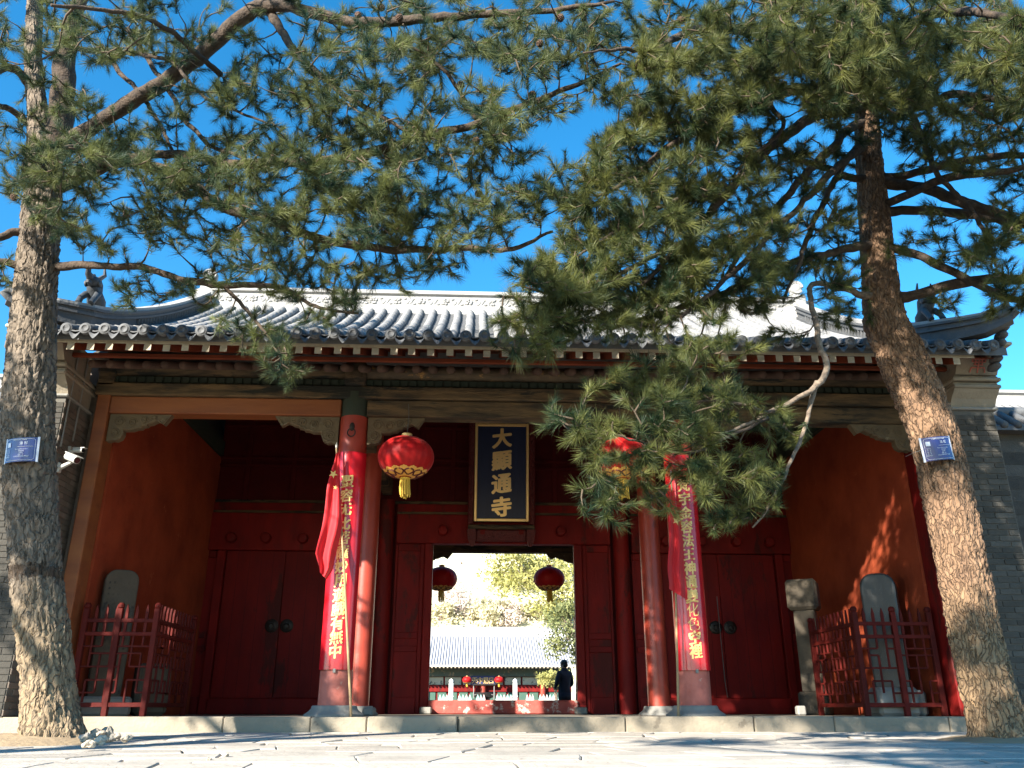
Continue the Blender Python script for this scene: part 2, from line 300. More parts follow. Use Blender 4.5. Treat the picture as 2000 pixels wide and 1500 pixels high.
def ztop(y): return lerp_profile([(0, -1.42), (2, -.85), (3.4, -.46), (4.4, -.25), (5.2, -.217), (8, -.186), (10.1, -.155)], y)
pav = MB()
pav.box(-9, 9, 4.3, 9.97, -.30, -.262)
paving = struct('forecourt_paving', pav, M['joint'])
rs = random.Random(11)
def rowy(r, x):
    y0 = 4.15 + r * .47
    return y0 + .05 * math.sin(x * 1.3 + r * 2.1) + .035 * mnoise.noise(Vector((x * 1.9, r * 3.7, .5))) + .035 * x * (1 if y0 < 9 else max(0, (9.9 - y0) / .9))
for r in range(13):
    y0 = 4.15 + r * .47
    half = 1.2 + .60 * (y0 + .5)
    x = -half - rs.random() * .6 - .5; sk1 = 0
    while x < half:
        wd = rs.uniform(.45, 1.05)
        sk0, sk1 = sk1, rs.uniform(-.08, .08)
        a, b = x, x + wd; x = b
        g = rs.uniform(.005, .011)
        q = []
        for (xx, rr, sx, sy) in ((a + g - sk0, r, 1, 1), (b - g - sk1, r, -1, 1), (b - g + sk1, r + 1, -1, -1), (a + g + sk0, r + 1, 1, -1)):
            yy = min(rowy(rr, xx), 9.965) + sy * g
            q.append((xx, yy))
        if q[0][1] > 9.9 or min(q[3][1] - q[0][1], q[2][1] - q[1][1]) < .08: continue
        mids = []
        for i in range(4):      # broken edges: an extra jittered vertex per side
            p, n_ = q[i], q[(i + 1) % 4]
            mids += [p, (p[0] * .5 + n_[0] * .5 + rs.uniform(-.012, .012), p[1] * .5 + n_[1] * .5 + rs.uniform(-.012, .008))]
        cx = sum(p[0] for p in mids) / 8; cyy = sum(p[1] for p in mids) / 8
        dz = rs.uniform(-.004, .005); tx, ty = rs.uniform(-.006, .006), rs.uniform(-.008, .008)
        def zz(p): return ztop(p[1]) + dz + tx * (p[0] - cx) + ty * (p[1] - cyy)
        top = [(cx + (p[0] - cx) * .975, cyy + (p[1] - cyy) * .96, zz(p)) for p in mids]
        edge = [(p[0], p[1], zz(p) - .006) for p in mids]; bot = [(p[0], p[1], -.27) for p in mids]
        m = MB(); m.add([(cx, cyy, ztop(cyy) + dz + .002)] + top + edge + bot, [(0, 1 + i, 1 + (i + 1) % 8) for i in range(8)] +
                        [(1 + i, 9 + i, 9 + (i + 1) % 8, 1 + (i + 1) % 8) for i in range(8)] + [(9 + i, 17 + i, 17 + (i + 1) % 8, 9 + (i + 1) % 8) for i in range(8)])
        link('paving_stone', m.mesh('paving_stone', M['paving']), paving)

pl = MB(); pl.box(-6.6, 6.6, 10.34, 19.1, -.25, -.004)
platform = struct('stone_platform', pl, M['stone'])
kx = [-7.4, at(110, 1402, 10).x, at(437, 1402, 10).x, at(608, 1402, 10).x, at(718, 1402, 10).x, at(894, 1402, 10).x, at(1222, 1402, 10).x, at(1473, 1402, 10).x, at(1629, 1402, 10).x, at(1854, 1402, 10).x, 7.4]
for i, (a, b) in enumerate(zip(kx, kx[1:])):
    m = MB(); dy = (0, .01, -.005, -.03, -.045, 0, .006, 0, .008, .0)[i]
    m.cbox(a + .004, b - .004, 10.0 + dy, 10.335, -.25, (-.003, .002, .0, -.004, .003, -.002, .002, .003, -.001, -.002)[i], .014)
    link('kerb_stone', m.mesh('kerb_stone', M['stone']), platform)

# earth round the two trees and the rubble on it
def mound(name, c, rx, ry, h, seed):
    m = MB(); n, k = 40, 9; vs = [(c[0], c[1], c[2] + h)]; fs = []
    for i in range(1, k + 1):
        f = i / k
        for j in range(n):
            a = 2 * math.pi * j / n; wob = 1 + .22 * mnoise.noise(Vector((math.cos(a) * 1.5, math.sin(a) * 1.5, seed)))
            x = c[0] + rx * f * wob * math.cos(a); y = c[1] + ry * f * wob * math.sin(a)
            z = c[2] + h * (1 - f ** 1.6) - .07 * f ** 3 + .022 * mnoise.noise(Vector((x * 6, y * 6, seed))) * (1 - f * .5)
            vs.append((x, y, z))
    fs += [(0, 1 + j, 1 + (j + 1) % n) for j in range(n)]
    for i in range(k - 1): fs += [(1 + i * n + j, 1 + (i + 1) * n + j, 1 + (i + 1) * n + (j + 1) % n, 1 + i * n + (j + 1) % n) for j in range(n)]
    m.add(vs, fs); return struct(name, m, M['soil'], 60)
mound('earth_bed', (-4.35, 7.95, -.19), 1.15, .85, .075, 1.0)
mound('earth_bed', (4.45, 8.0, -.19), 1.25, .95, .06, 5.0)
rs = random.Random(3)
rub = [(168, 1452, .050, 'pale broken stone nearest the trunk in the rubble beside the left pine'), (188, 1444, .058, 'largest pale broken stone in the rubble beside the left pine'), (207, 1443, .052, 'upright pale chip standing right of the largest rubble stone'), (224, 1449, .042, 'flat pale chip at the right of the rubble heap'), (245, 1451, .036, 'outermost pale chip trailing right from the rubble heap'),
       (172, 1464, .034, 'small chip in front of the rubble heap by the left pine'), (196, 1456, .040, 'middle chip low in the front of the rubble heap'), (440, 1477, .022, 'dark little pebble alone on the bright flagstones'), (408, 1484, .016, 'tiny pebble just left of the dark lone pebble')]
for i, (px, py, s, lb) in enumerate(rub):
    t = 9.5
    while at(px, py, t).z < ztop(t) + s * .3 and t > 4.5: t -= .04
    q = at(px, py, t)
    b = bmesh.new(); bmesh.ops.create_icosphere(b, subdivisions=3, radius=1)
    for v in b.verts:
        nzz = 1 + .5 * mnoise.noise(v.co * 1.3 + Vector((i * 3.1, 0, 0))) + .18 * mnoise.noise(v.co * 4 + Vector((0, i * 2.3, 0)))
        v.co = Vector((v.co.x * s * 1.2, v.co.y * s, v.co.z * s * (1.2 if i == 2 else .8))) * nzz
    me = bpy.data.meshes.new('rubble_stone'); b.to_mesh(me); b.free(); me.materials.append(M['rubble'])
    o = link('rubble_stone', me, None, (q.x, q.y, ztop(q.y) + s * .45 + (.03 if i < 7 else 0)), (0, 0, rs.uniform(0, 6)))
    tag(o, lb, 'stone', 'rubble and pebbles on the forecourt')

# ------------------------------------------------------------------ the gate
G0 = (0, 14, 0)
gate = thing('temple_gate', G0, 'red timber temple gatehouse with grey tiled roof and open middle doorway', 'building')
def gp(name, mb, m, smooth=None, parent=None):
    return part(name, mb, m, parent or gate, smooth, off=G0 if parent is None else (0, 0, 0))
def zt(Y):
    t = (Y - 9.3) / 4.7
    return 4.24 + 2.62 * (.70 * t + .30 * t * t)
BACK = 18.7
def zroof(Y): return zt(Y) if Y <= 14 else zt(28 - Y)
# roof deck
ysr = list(np.linspace(9.34, 14, 12)) + list(np.linspace(14.2, BACK - .02, 10))
poly = [(y, zroof(y)) for y in ysr] + [(y, zroof(y) - .10) for y in reversed(ysr)]
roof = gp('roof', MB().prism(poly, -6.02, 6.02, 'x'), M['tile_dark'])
PITCHX = .2235
def tile_piece(L=.285, r=.067, n=7, taper=.9):
    m = MB(); vs = []
    for k, (yy, rr) in enumerate(((0, r), (L * .97, r * taper), (L, r * taper * .9))):
        for j in range(n):
            a = math.pi * j / (n - 1); vs.append((rr * math.cos(a), yy, rr * math.sin(a) * 1.05))
    fs = [(i * n + j, i * n + j + 1, (i + 1) * n + j + 1, (i + 1) * n + j) for i in range(2) for j in range(n - 1)]
    fs.append(tuple(range(n)))
    return m.add(vs, fs)
tile_me = tile_piece().mesh('barrel_tile', M['tile']); tile_dk = tile_piece().mesh('barrel_tile_dark', M['tile_dark'])
for me in (tile_me, tile_dk): me.shade_smooth()
cap_me = None
def cap_mesh():
    m = MB(); n = 18
    m.lathe([(.0, 0), (.034, 0), (.036, -.006), (.046, -.006), (.048, 0.002), (.066, 0.002), (.071, .006), (.071, .05)], n, cap=False)
    vs = [(x, -z * 0 + z, y) for x, y, z in m.v]; m.v = vs
    return m.mesh('end_tile', M['tile_dark'])
cap_me = cap_mesh(); cap_me.shade_smooth(); 
def drip_mesh():    # upturned pan-tile lip hanging between two barrels
    m = MB(); n = 9; top = []; bot = []
    for j in range(n):
        u = -1 + 2 * j / (n - 1); x = u * .062
        zc = -.045 * (1 - u * u)
        top.append((x, 0, zc)); bot.append((x, -.012, zc - (.028 + .035 * (1 - abs(u)) ** 1.0)))
    back = [(x, .25, z + .105) for x, y, z in top]
    k = n
    m.add(top + bot + back, [(j, j + 1, k + j + 1, k + j) for j in range(n - 1)] + [(2 * k + j, 2 * k + j + 1, j + 1, j) for j in range(n - 1)])
    return m.mesh('drip_tile', M['tile_dark'])
drip_me = drip_mesh(); drip_me.shade_smooth()
courses = []; y = 9.26
slope_pts = []
while y < 13.86:
    dz = (zt(y + .25) - zt(y)) / .25; a = math.atan(dz); slope_pts.append((y, a)); y += .272 * math.cos(a)
rest = MB(); pan = MB(); rt = random.Random(5)
for i in range(-26, 27):
    X = i * PITCHX
    inside = abs(X) < 5.33
    for c, (yy, a) in enumerate(slope_pts):
        if not inside and yy > 10.6: break
        jit = rt.uniform(-.006, .006)
        if c < 5 or not inside:
            if c < 5:
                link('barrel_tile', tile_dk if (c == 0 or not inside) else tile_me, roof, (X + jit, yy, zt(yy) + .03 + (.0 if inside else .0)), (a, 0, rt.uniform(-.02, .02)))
        else:
            base = tile_piece(n=6); ca, sa = math.cos(a), math.sin(a)
            rest.add([(X + jit + v[0], yy + v[1] * ca - v[2] * sa, zt(yy) + .03 + v[1] * sa + v[2] * ca) for v in base.v], base.f)
    link('end_tile', cap_me, roof, (X, 9.245 + rt.uniform(-.008, .008), zt(9.26) + .035), (rt.uniform(-.05, .12), 0, 0))
    if i < 26:
        link('drip_tile', drip_me, roof, (X + PITCHX / 2, 9.25, zt(9.26) + .005 + rt.uniform(-.006, .006)))
        for c, (yy, a) in enumerate(slope_pts):      # pan tiles: short overlapped dishes
            if abs(X + PITCHX / 2) > 5.33 and yy > 10.6: break
            for h in (0, .5):
                y0 = yy + h * .25; z0 = zt(y0) + .012; y1 = y0 + .15; z1 = zt(y1) - .004
                n = 5; vs = []
                for (q, z) in ((y0, z0), (y1, z1), (y0, z0 - .016)):
                    for j in range(n):
                        u = -1 + 2 * j / (n - 1); vs.append((X + PITCHX / 2 + u * .085, q, z + .03 * u * u))
                pan.add(vs, [(j, j + 1, n + j + 1, n + j) for j in range(n - 1)] + [(2 * n + j, 2 * n + j + 1, j + 1, j) for j in range(n - 1)])
o = gp('upper_tiles', rest, M['tile'], parent=roof); o.data.shade_smooth(); o['kind'] = 'stuff'
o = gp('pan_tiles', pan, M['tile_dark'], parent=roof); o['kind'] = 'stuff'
# rear slope rows
rear = MB()
for i in range(-26, 27):
    X = i * PITCHX
    rear.tube([(X, yy, zroof(yy) + .03) for yy in np.linspace(14.1, BACK, 9)], .066, 6)
o = gp('rear_tiles', rear, M['tile_dark'], parent=roof, smooth=60); o['kind'] = 'stuff'
# main ridge with mouldings and relief flowers
zr = zt(13.86)
rg = MB()
prof = [(13.78, zr - .12), (13.78, zr + .03), (13.81, zr + .06), (13.81, zr + .10), (13.84, zr + .12), (13.84, zr + .34), (13.79, zr + .36), (13.79, zr + .41), (13.85, zr + .46), (14.15, zr + .46), (14.21, zr + .41), (14.21, zr + .36), (14.16, zr + .34), (14.16, zr + .12), (14.22, zr + .03), (14.22, zr - .12)]
ridge = gp('main_ridge', rg.prism(prof, -5.32, 5.32, 'x'), M['ridge'], parent=roof)
rt = random.Random(9); fl = MB()
x = -5.0
while x < 5.05:
    c = Vector((x, 13.835, zr + .23))
    for k in range(5):
        a = k * 2 * math.pi / 5 + rt.random(); fl.ball((c.x + .045 * math.cos(a), c.y, c.z + .045 * math.sin(a)), (.032, .022, .028), 7, 5)
    fl.ball(c, (.022, .035, .022), 6, 5)
    for s in (-1, 1):
        pts = [(c.x + s * (.06 + .15 * u), c.y + .004, c.z + .055 * math.sin(u * 5.5 + s)) for u in np.linspace(0, 1, 7)]
        fl.tube(pts, [.016, .02, .018, .02, .016, .014, .008], 5)
        fl.ball((c.x + s * .13, c.y, c.z + s * .05), (.04, .018, .022), 6, 4)
    x += .43
o = gp('ridge_flowers', fl, M['ridge'], parent=roof, smooth=60)
for s in (-1, 1):       # ridge-end finial: scroll, ball and fin
    f = MB(); X = s * 5.42
    f.cbox(X - .13, X + .13, 13.80, 14.20, zr - .1, zr + .52, .03)
    f.ball((X + s * .02, 14.0, zr + .72), (.135, .11, .135), 14, 10)
    f.tube([(X + s * (.02 + .11 * math.cos(a)), 13.93, zr + .72 + .11 * math.sin(a)) for a in np.linspace(0, 5.6, 14)], .032, 6)
    f.tube([(X + s * .02, 14, zr + .5), (X - s * .06, 14, zr + .58), (X, 14, zr + .68)], [.09, .07, .05], 7)
    f.prism([(X + s * .12, zr + .2), (X + s * .30, zr + .30), (X + s * .24, zr + .44), (X + s * .12, zr + .46)], 13.93, 14.07)
    gp('ridge_finial', f, M['ridge'], parent=roof, smooth=45)
    # sloping gable ridge, flaring outward to the eave corner
    path = []
    for Y in np.linspace(13.75, 9.75, 22): path.append(Vector((s * 5.40, Y, zt(Y) + .04)))
    for k, (dx, Y, dz) in enumerate(((.10, 9.60, .03), (.24, 9.46, .075), (.40, 9.34, .13), (.56, 9.22, .20), (.66, 9.15, .25))): path.append(Vector((s * (5.40 + dx), Y, zt(max(Y, 9.3)) + .04 + dz)))
    lay = [(.115, .00, .06), (.085, .06, .17), (.12, .17, .205), (.095, .205, .25), (.125, .25, .285), (.09, .285, .335)]
    gr = MB()
    for hw, a, b in lay:
        vs = []
        for i, p in enumerate(path):
            t = (path[min(i + 1, len(path) - 1)] - path[max(i - 1, 0)]); t.z = 0; t.normalize(); nn = Vector((t.y, -t.x, 0))
            sc = 1 if i < 22 else 1 - .06 * (i - 21)
            for (u, zz_) in ((-hw, a), (hw, a), (hw, b), (-hw, b)): vs.append(p + nn * u * sc + Vector((0, 0, zz_ * (1 if i < 22 else 1 - .05 * (i - 21)))))
        k = len(path)
        gr.add(vs, [(i * 4 + j, i * 4 + (j + 1) % 4, i * 4 + 4 + (j + 1) % 4, i * 4 + 4 + j) for i in range(k - 1) for j in range(4)] + [(3, 2, 1, 0), tuple(k * 4 - 4 + j for j in range(4))])
    cap_f = len(gr.f) - (4 * (len(path) - 1) + 2); gr.m = [0] * cap_f + [1] * (len(gr.f) - cap_f)
    g = gp('gable_ridge', gr, [M['tile_dark'], M['ridge']], parent=roof)  # dark sides and pale cap: shade and sunlight put into the tile colours
    fr = MB()
    for i in range(2, 15):          # openwork petals on the inner face
        p = path[i]; 
        for q in (0, .5):
            c = p.lerp(path[i + 1], q); fr.tube([(c.x - s * .088, c.y + .03, c.z + .07), (c.x - s * .095, c.y - .01, c.z + .16)], [.022, .03], 5); 
    gp('ridge_petals', fr, M['tile_dark'], parent=roof)
    # scrolled end board and hanging tiles under the flared corner
    e = MB()
    for k in range(6):
        e.ball((s * (6.02 - .01 * k), 9.32 + .05 * k, 4.52 - .085 * k), (.07, .12, .055), 9, 6)
    e.tube([(s * 5.9, 9.2, 4.62), (s * 6.04, 9.12, 4.68), (s * 6.08, 9.1, 4.63), (s * 6.03, 9.14, 4.58)], [.05, .06, .05, .04], 7)
    gp('corner_scroll', e, M['tile_dark'], parent=roof, smooth=60)
    # crouching beast looking out from the ridge
    b = MB(); bx, by, bz = s * 5.42, 9.86, zt(9.86) + .36
    b.tube([(bx, by + .16, bz - .02), (bx, by + .10, bz + .12), (bx, by, bz + .2), (bx, by - .07, bz + .27)], [.10, .115, .095, .075], 9)
    b.ball((bx - s * .01, by - .10, bz + .31), (.085, .10, .075), 10, 7)                      # head
    b.tube([(bx, by - .16, bz + .33), (bx, by - .25, bz + .35), (bx, by - .29, bz + .40)], [.055, .04, .018], 7)   # upper jaw, curled nose
    b.tube([(bx, by - .15, bz + .27), (bx, by - .24, bz + .25)], [.04, .02], 7)                # lower jaw
    for q in (-1, 1):
        b.tube([(bx + q * .05, by - .06, bz + .36), (bx + q * .10, by - .02, bz + .44), (bx + q * .09, by - .05, bz + .56)], [.032, .026, .01], 6)  # horns
        b.tube([(bx + q * .07, by - .05, bz + .16), (bx + q * .09, by - .14, bz + .06), (bx + q * .08, by - .20, bz - .04)], [.045, .038, .04], 7)   # forelegs
        b.ball((bx + q * .085, by - .08, bz + .29), (.02, .05, .045), 6, 5)
    b.tube([(bx, by + .18, bz + .05), (bx + s * .06, by + .24, bz + .22), (bx + s * .04, by + .18, bz + .40), (bx + s * .02, by + .10, bz + .46)], [.05, .055, .045, .02], 7)  # tail
    for k in range(4): b.ball((bx, by + .06 - .05 * k, bz + .24 + .045 * k), (.03, .045, .05), 6, 5)
    gp('ridge_beast', b, M['beast'], parent=roof, smooth=60)

# eaves: fascia, sheathing, flying rafters, strip, round rafters
sl_ = .40
fas = MB(); fas.prism([(9.385, 4.132), (9.385, 4.195), (9.46, 4.225), (9.46, 4.162)], -5.62, 5.62, 'x')
eaves = gp('eaves_fascia', fas, M['rafter_end'])
sh = MB(); sh.prism([(9.47, 4.168), (9.47, 4.178), (11.4, 4.178 + 1.93 * sl_), (11.4, 4.168 + 1.93 * sl_)], -6.0, 6.0, 'x')
gp('sheathing', sh, M['strip_wood'], parent=eaves)
st = MB(); st.cbox(-5.58, 5.58, 9.93, 9.985, 4.185, 4.236, .006); gp('eave_strip', st, M['strip_wood'], parent=eaves)
fr_me = MB().add([(-.042, 0, 0), (.042, 0, 0), (.042, 0, .086), (-.042, 0, .086), (-.042, 1.0, .4), (.042, 1.0, .4), (.042, 1.0, .486), (-.042, 1.0, .486)],
                 [(0, 1, 2, 3), (0, 4, 5, 1), (1, 5, 6, 2), (2, 6, 7, 3), (3, 7, 4, 0), (4, 7, 6, 5)])
fr_me.m = [0, 1, 1, 1, 1, 1]
fr_me = fr_me.mesh('flying_rafter', [M['rafter_end'], M['strip_wood']])
rr_me = MB().tube([(0, 0, 0), (0, 1.25, .5)], .052, 12).mesh('round_rafter', M['round_rafter']); rr_me.shade_smooth()
rt = random.Random(21)
for i in range(-24, 25):
    X = i * PITCHX + .03
    link('flying_rafter', fr_me, eaves, (X + rt.uniform(-.008, .008), 9.385 + rt.uniform(-.012, .006), 4.043 + rt.uniform(-.005, .005)), (0, 0, rt.uniform(-.012, .012)))
    link('round_rafter', rr_me, eaves, (X + rt.uniform(-.012, .012), 9.99, 4.108 + rt.uniform(-.006, .004)))

# columns, beams, brackets
CX = 2.14
def column(X, Y, r, top, dark_from=None, faded=0.0, ring=False):
    m = MB(); n = 28
    prof = [(r * 1.02, .11), (r * 1.02, faded), (r, faded + .01), (r * .985, top * .6), (r * .95, top)]
    m.lathe([(r * 1.01, .11), (r, .55), (r * .985, 1.8), (r * .965, 3.0), (r * .95, dark_from or top)], n, (X, Y, 0))
    c = gp('column', m, M['red_column'], 50)
    if faded:
        f = MB().lathe([(r * 1.02 + .003, .112), (r * 1.01 + .003, faded)], n, (X, Y, 0), cap=False); gp('faded_base', f, M['red_faded'], 50, parent=c)
    if dark_from: gp('painted_collar', MB().lathe([(r * .95 + .002, dark_from), (r * .94, top)], n, (X, Y, 0)), M['green_board'], 50, parent=c)
    p = MB(); q = r / .19
    p.lathe([(.35 * q, -.003), (.35 * q, .02), (.325 * q, .035), (.295 * q, .055), (.27 * q, .08), (.265 * q, .105), (.25 * q, .118)], 32, (X, Y, 0)); gp('plinth', p, M['plinth'], 50, parent=c)
    if ring:
        k = MB(); k.ball((X, Y - r * .97, 3.50), (.035, .02, .06), 8, 6); k.tube([(X + .05 * math.sin(a), Y - r - .02, 3.47 - .055 * (1 - math.cos(a))) for a in np.linspace(0, 6.28, 14)], .009, 5)
        gp('iron_ring', k, M['iron'], parent=c)
    return c
for s in (-1, 1):
    column(s * CX, 10.7, .19, 4.0, 3.665, .50, ring=True)
    c2 = column(s * 2.12, 12.7, .155, 4.9)
    gp('wall_post', MB().lathe([(.15, -.003), (.14, 3.66)], 20, (s * CX, 15.36, 0)), M['red'], 50)
    gp('door_backing', MB().box(min(s * 1.90, s * 5.27), max(s * 1.90, s * 5.27), 15.455, 15.50, -.003, 3.42), M['red_dark'])  # board added to stop daylight showing through gaps in the door wall
    column(s * CX, 18.0, .19, 4.0)
blk = MB(); p = at(718, 1388, 11.6); blk.cbox(-1.90, -1.76, 11.4, 11.75, -.003, .10, .02); gp('base_block', blk, M['plinth'])
for s in (-1, 1):       # square end posts set against the piers
    m = MB().cbox(min(s * 5.30, s * 5.47), max(s * 5.30, s * 5.47), 10.56, 10.86, -.003, 4.02, .012)
    gp('end_post', m, M['orange_wood'] if s < 0 else M['red'])
    gp('end_post_block', MB().cbox(min(s * 5.28, s * 5.49), max(s * 5.28, s * 5.49), 10.53, 10.88, 4.03, 4.36, .01), M['old_wood'])
def beam(name, x0, x1, z0, z1, m, yf=10.58, yb=10.82, c=.012): return gp(name, MB().cbox(x0, x1, yf, yb, z0, z1, c), m)
bb = beam('architrave', -CX + .17, CX - .17, 3.672, 3.895, M['old_wood'], 10.57)
beam('architrave', -5.30, -CX - .17, 3.672, 3.90, M['orange_wood'], 10.58)
beam('architrave', CX + .17, 5.30, 3.672, 3.895, M['old_wood'], 10.58)
beam('plate_beam', -5.50, 5.50, 3.905, 4.075, M['old_wood'], 10.53)
gb = beam('dentil_board', -5.50, 5.50, 4.077, 4.195, M['green_board'], 10.60)
dn = MB()
for i in range(-46, 47): dn.box(i * .115 - .042, i * .115 + .042, 10.575, 10.60, 4.10, 4.175)
o = gp('dentils', dn, M['green_board'], parent=gb); o['kind'] = 'stuff'
pm = MB(); n = 20
for a, b in ((-5.52, -CX), (-CX, CX), (CX, 5.52)):
    m = MB().tube([(a, 10.66, 4.30), (b, 10.66, 4.30)], .112, 20)
    gp('purlin', m, M['gilt_wood'] if a == -CX else M['old_wood'], 50)
for s in (-1, 1):
    m = MB(); X = s * CX
    m.cbox(X - .14, X + .14, 10.47, 10.9, 4.08, 4.40, .02); m.ball((X + .03, 10.47, 4.2), (.07, .03, .09), 9, 7)
    gp('bracket_block', m, M['old_wood'], 40)
    gp('cross_beam', MB().cbox(X - .09, X + .09, 10.85, 15.3, 3.74, 4.02, .015), M['old_wood'])
    gp('brace', MB().prism([(10.88, 3.74), (11.5, 3.74), (11.2, 3.60), (10.97, 3.34), (10.88, 3.30)], X - .04, X + .04, 'x'), M['carved'])
    gp('rear_cross_beam', MB().cbox(X - .09, X + .09, 15.5, 17.9, 3.74, 4.02, .015), M['old_wood'])
QP = [(0, 0), (.84, 0), (.80, -.055), (.745, -.135), (.70, -.105), (.66, -.085), (.62, -.10), (.575, -.125), (.52, -.135), (.515, -.155), (.46, -.165), (.44, -.19), (.38, -.195), (.33, -.215), (.21, -.22), (.215, -.27), (.19, -.33), (.13, -.36), (.07, -.355), (.03, -.37), (0, -.37)]
def carved_bracket(x0, s, ztop_, yf, L=1.0, m='carved'):
    mb = MB(); mb.prism([(x0 + s * u * L, ztop_ + v) for u, v in QP], yf, yf + .10)
    for (u, v, r) in ((.10, -.26, .06), (.14, -.11, .07), (.32, -.11, .06), (.47, -.08, .05), (.60, -.055, .032)):
        mb.tube([(x0 + s * (u * L + r * (1 - t / 14) * math.cos(t)), yf - .004, ztop_ + v + r * (1 - t / 14) * math.sin(t)) for t in np.linspace(0, 9.5, 22)], .011, 5, cap=False)
    mb.tube([(x0 + s * u * L * .97, yf - .002, ztop_ + v * .93 + .004) for u, v in QP[2:19]], .012, 5, cap=False)
    return gp('carved_bracket', mb, M[m])
for s in (-1, 1):
    carved_bracket(s * (CX - .19), -s, 3.668, 10.63, .88)
    carved_bracket(s * (CX + .19), s, 3.668, 10.63)
    carved_bracket(s * 5.29, -s, 3.668, 10.63, .94)
# rear row seen through the doorway
gp('rear_beam', MB().cbox(-5.4, 5.4, 17.9, 18.12, 3.17, 3.98, .012), M['old_wood'])
for s in (-1, 1): carved_bracket(s * (CX - .19), -s, 3.168, 17.95, 1.15)

# side walls, piers, bricks
BW, BH, JT = .262, .0705, .009
front_brick = MB().cbox(-.5 * BW + JT / 2, .5 * BW - JT / 2, -.012, .03, JT / 2, BH - JT / 2, .004).mesh('brick', M['brick'])
half_brick = MB().cbox(-.25 * BW + JT / 2, .25 * BW - JT / 2, -.012, .03, JT / 2, BH - JT / 2, .004).mesh('half_brick', M['brick'])
side_brick = MB().cbox(-.03, .012, -.5 * BW + JT / 2, .5 * BW - JT / 2, JT / 2, BH - JT / 2, .004).mesh('brick', M['brick_brown'])
for s in (-1, 1):
    X0, X1 = 5.58, 6.12
    wall = gp('side_wall', MB().box(min(s * 5.27, s * 6.08), max(s * 5.27, s * 6.08), 10.86, 18.2, -.003, 4.45), M['plaster'])
    gp('wall_cornice', MB().box(min(s * 5.20, s * 5.6), max(s * 5.20, s * 5.6), 10.9, 15.3, 4.46, 4.72), M['green_board'], parent=wall)
    gp('gable_fill', MB().prism([(10.8, 4.45), (18.0, 4.45), (14.0, 6.7)], s * 5.6, s * 6.0, 'x'), M['brick'], parent=wall)
    pier = gp('pier', MB().box(min(s * X0, s * X1), max(s * X0, s * X1), 10.0, 10.855, -.003, 3.66), M['mortar'])
    gp('pier_back', MB().box(min(s * 5.475, s * 6.10), max(s * 5.475, s * 6.10), 10.705, 10.853, -.002, 4.52), M['brick_brown'], parent=pier)
    rt = random.Random(31 + s)
    joined = MB(); nc = int(3.64 / BH)
    for c in range(nc):
        z = .005 + c * BH
        # front face
        cells = [(-.5 * BW, 1), (.5 * BW, 1)] if c % 2 == 0 else [(-.75 * BW, .5), (0, 1), (.75 * BW, .5)]
        for dx, f in cells:
            cx_ = s * (X0 + X1) / 2 + dx
            if s > 0: link('brick', front_brick if f == 1 else half_brick, pier, (cx_, 10.0 + rt.uniform(-.002, .002), z), (0, rt.uniform(-.004, .004), 0))
            else: joined.box(cx_ - .5 * BW * f + JT / 2, cx_ + .5 * BW * f - JT / 2, 9.988, 10.01, z + JT / 2, z + BH - JT / 2)
        k = 3
        for q in range(k):
            yy = 10.0 + (q + .5 + (.5 if c % 2 else 0)) * BW * .95
            if yy > 10.75: continue
            if s < 0: link('brick', side_brick, pier, (-X0, yy, z), (rt.uniform(-.006, .006), 0, 0))
            else: joined.box(X0 - .012, X0 + .01, yy - .5 * BW * .95 + JT / 2, yy + .5 * BW * .95 - JT / 2, z + JT / 2, z + BH - JT / 2)
    o = gp('brickwork', joined, M['brick'], parent=pier); o['kind'] = 'stuff'
    # corbelled head of the pier
    xa, xb = min(s * 5.56, s * 6.15), max(s * 5.56, s * 6.15)
    def course(z0, z1, y, e=0.0, m='stone', c=.012): return gp('corbel', MB().cbox(xa - e, xb + e, y, 10.7, z0, z1, c), M[m], parent=pier)
    course(3.664, 3.70, 9.955, .02, 'plinth')
    cv = MB(); pr = [(10.6, 3.70), (9.99, 3.70), (9.97, 3.74), (9.93, 3.80), (9.86, 3.86), (9.82, 3.90), (10.6, 3.90)]
    cv.prism(pr, xa, xb, 'x'); gp('corbel', cv, M['stone'], parent=pier)
    course(3.903, 3.95, 9.79, .015); course(3.953, 3.99, 9.83); course(3.993, 4.04, 9.77, .02); course(4.043, 4.07, 9.80)
    fm = MB(); fm.prism([(9.78, 4.073), (9.60, 4.33), (10.5, 4.33), (10.5, 4.073)], xa + .02, xb - .02, 'x'); fp = gp('pier_head', fm, M['stone'], parent=pier)
    gp('corbel', MB().cbox(xa - .01, xb + .01, 9.40, 10.5, 4.333, 4.375, .01), M['rafter_end'], parent=pier)
    # long-life emblem in relief on the leaning face
    em = MB(); xc = (xa + xb) / 2
    def onface(u, v, d=.012): t = v; return (xc + u, 9.78 + (9.60 - 9.78) * t - d * .8, 4.073 + (4.33 - 4.073) * t - d * .57)
    def bar(u0, v0, u1, v1): em.tube([onface(u0, v0), onface(u1, v1)], .0085, 5)
    bar(0, .08, 0, .95)
    for v, wv in ((.92, .06), (.80, .085), (.66, .07), (.54, .085), (.42, .06), (.30, .085)): bar(-wv, v, wv, v)
    for q in (-1, 1): bar(q * .085, .80, q * .085, .54); bar(q * .085, .30, q * .10, .10); bar(q * .045, .66, q * .045, .42)
    gp('emblem', em, M['red_faded'], parent=pier)
    # conduits on the inner face
    if s < 0:
        for yy in (10.06, 10.33): gp('conduit', MB().tube([(-X0 + .02, yy, 4.3), (-X0 + .02, yy, 3.05 if yy < 10.2 else 3.2)], .012, 7), M['conduit'], parent=pier)

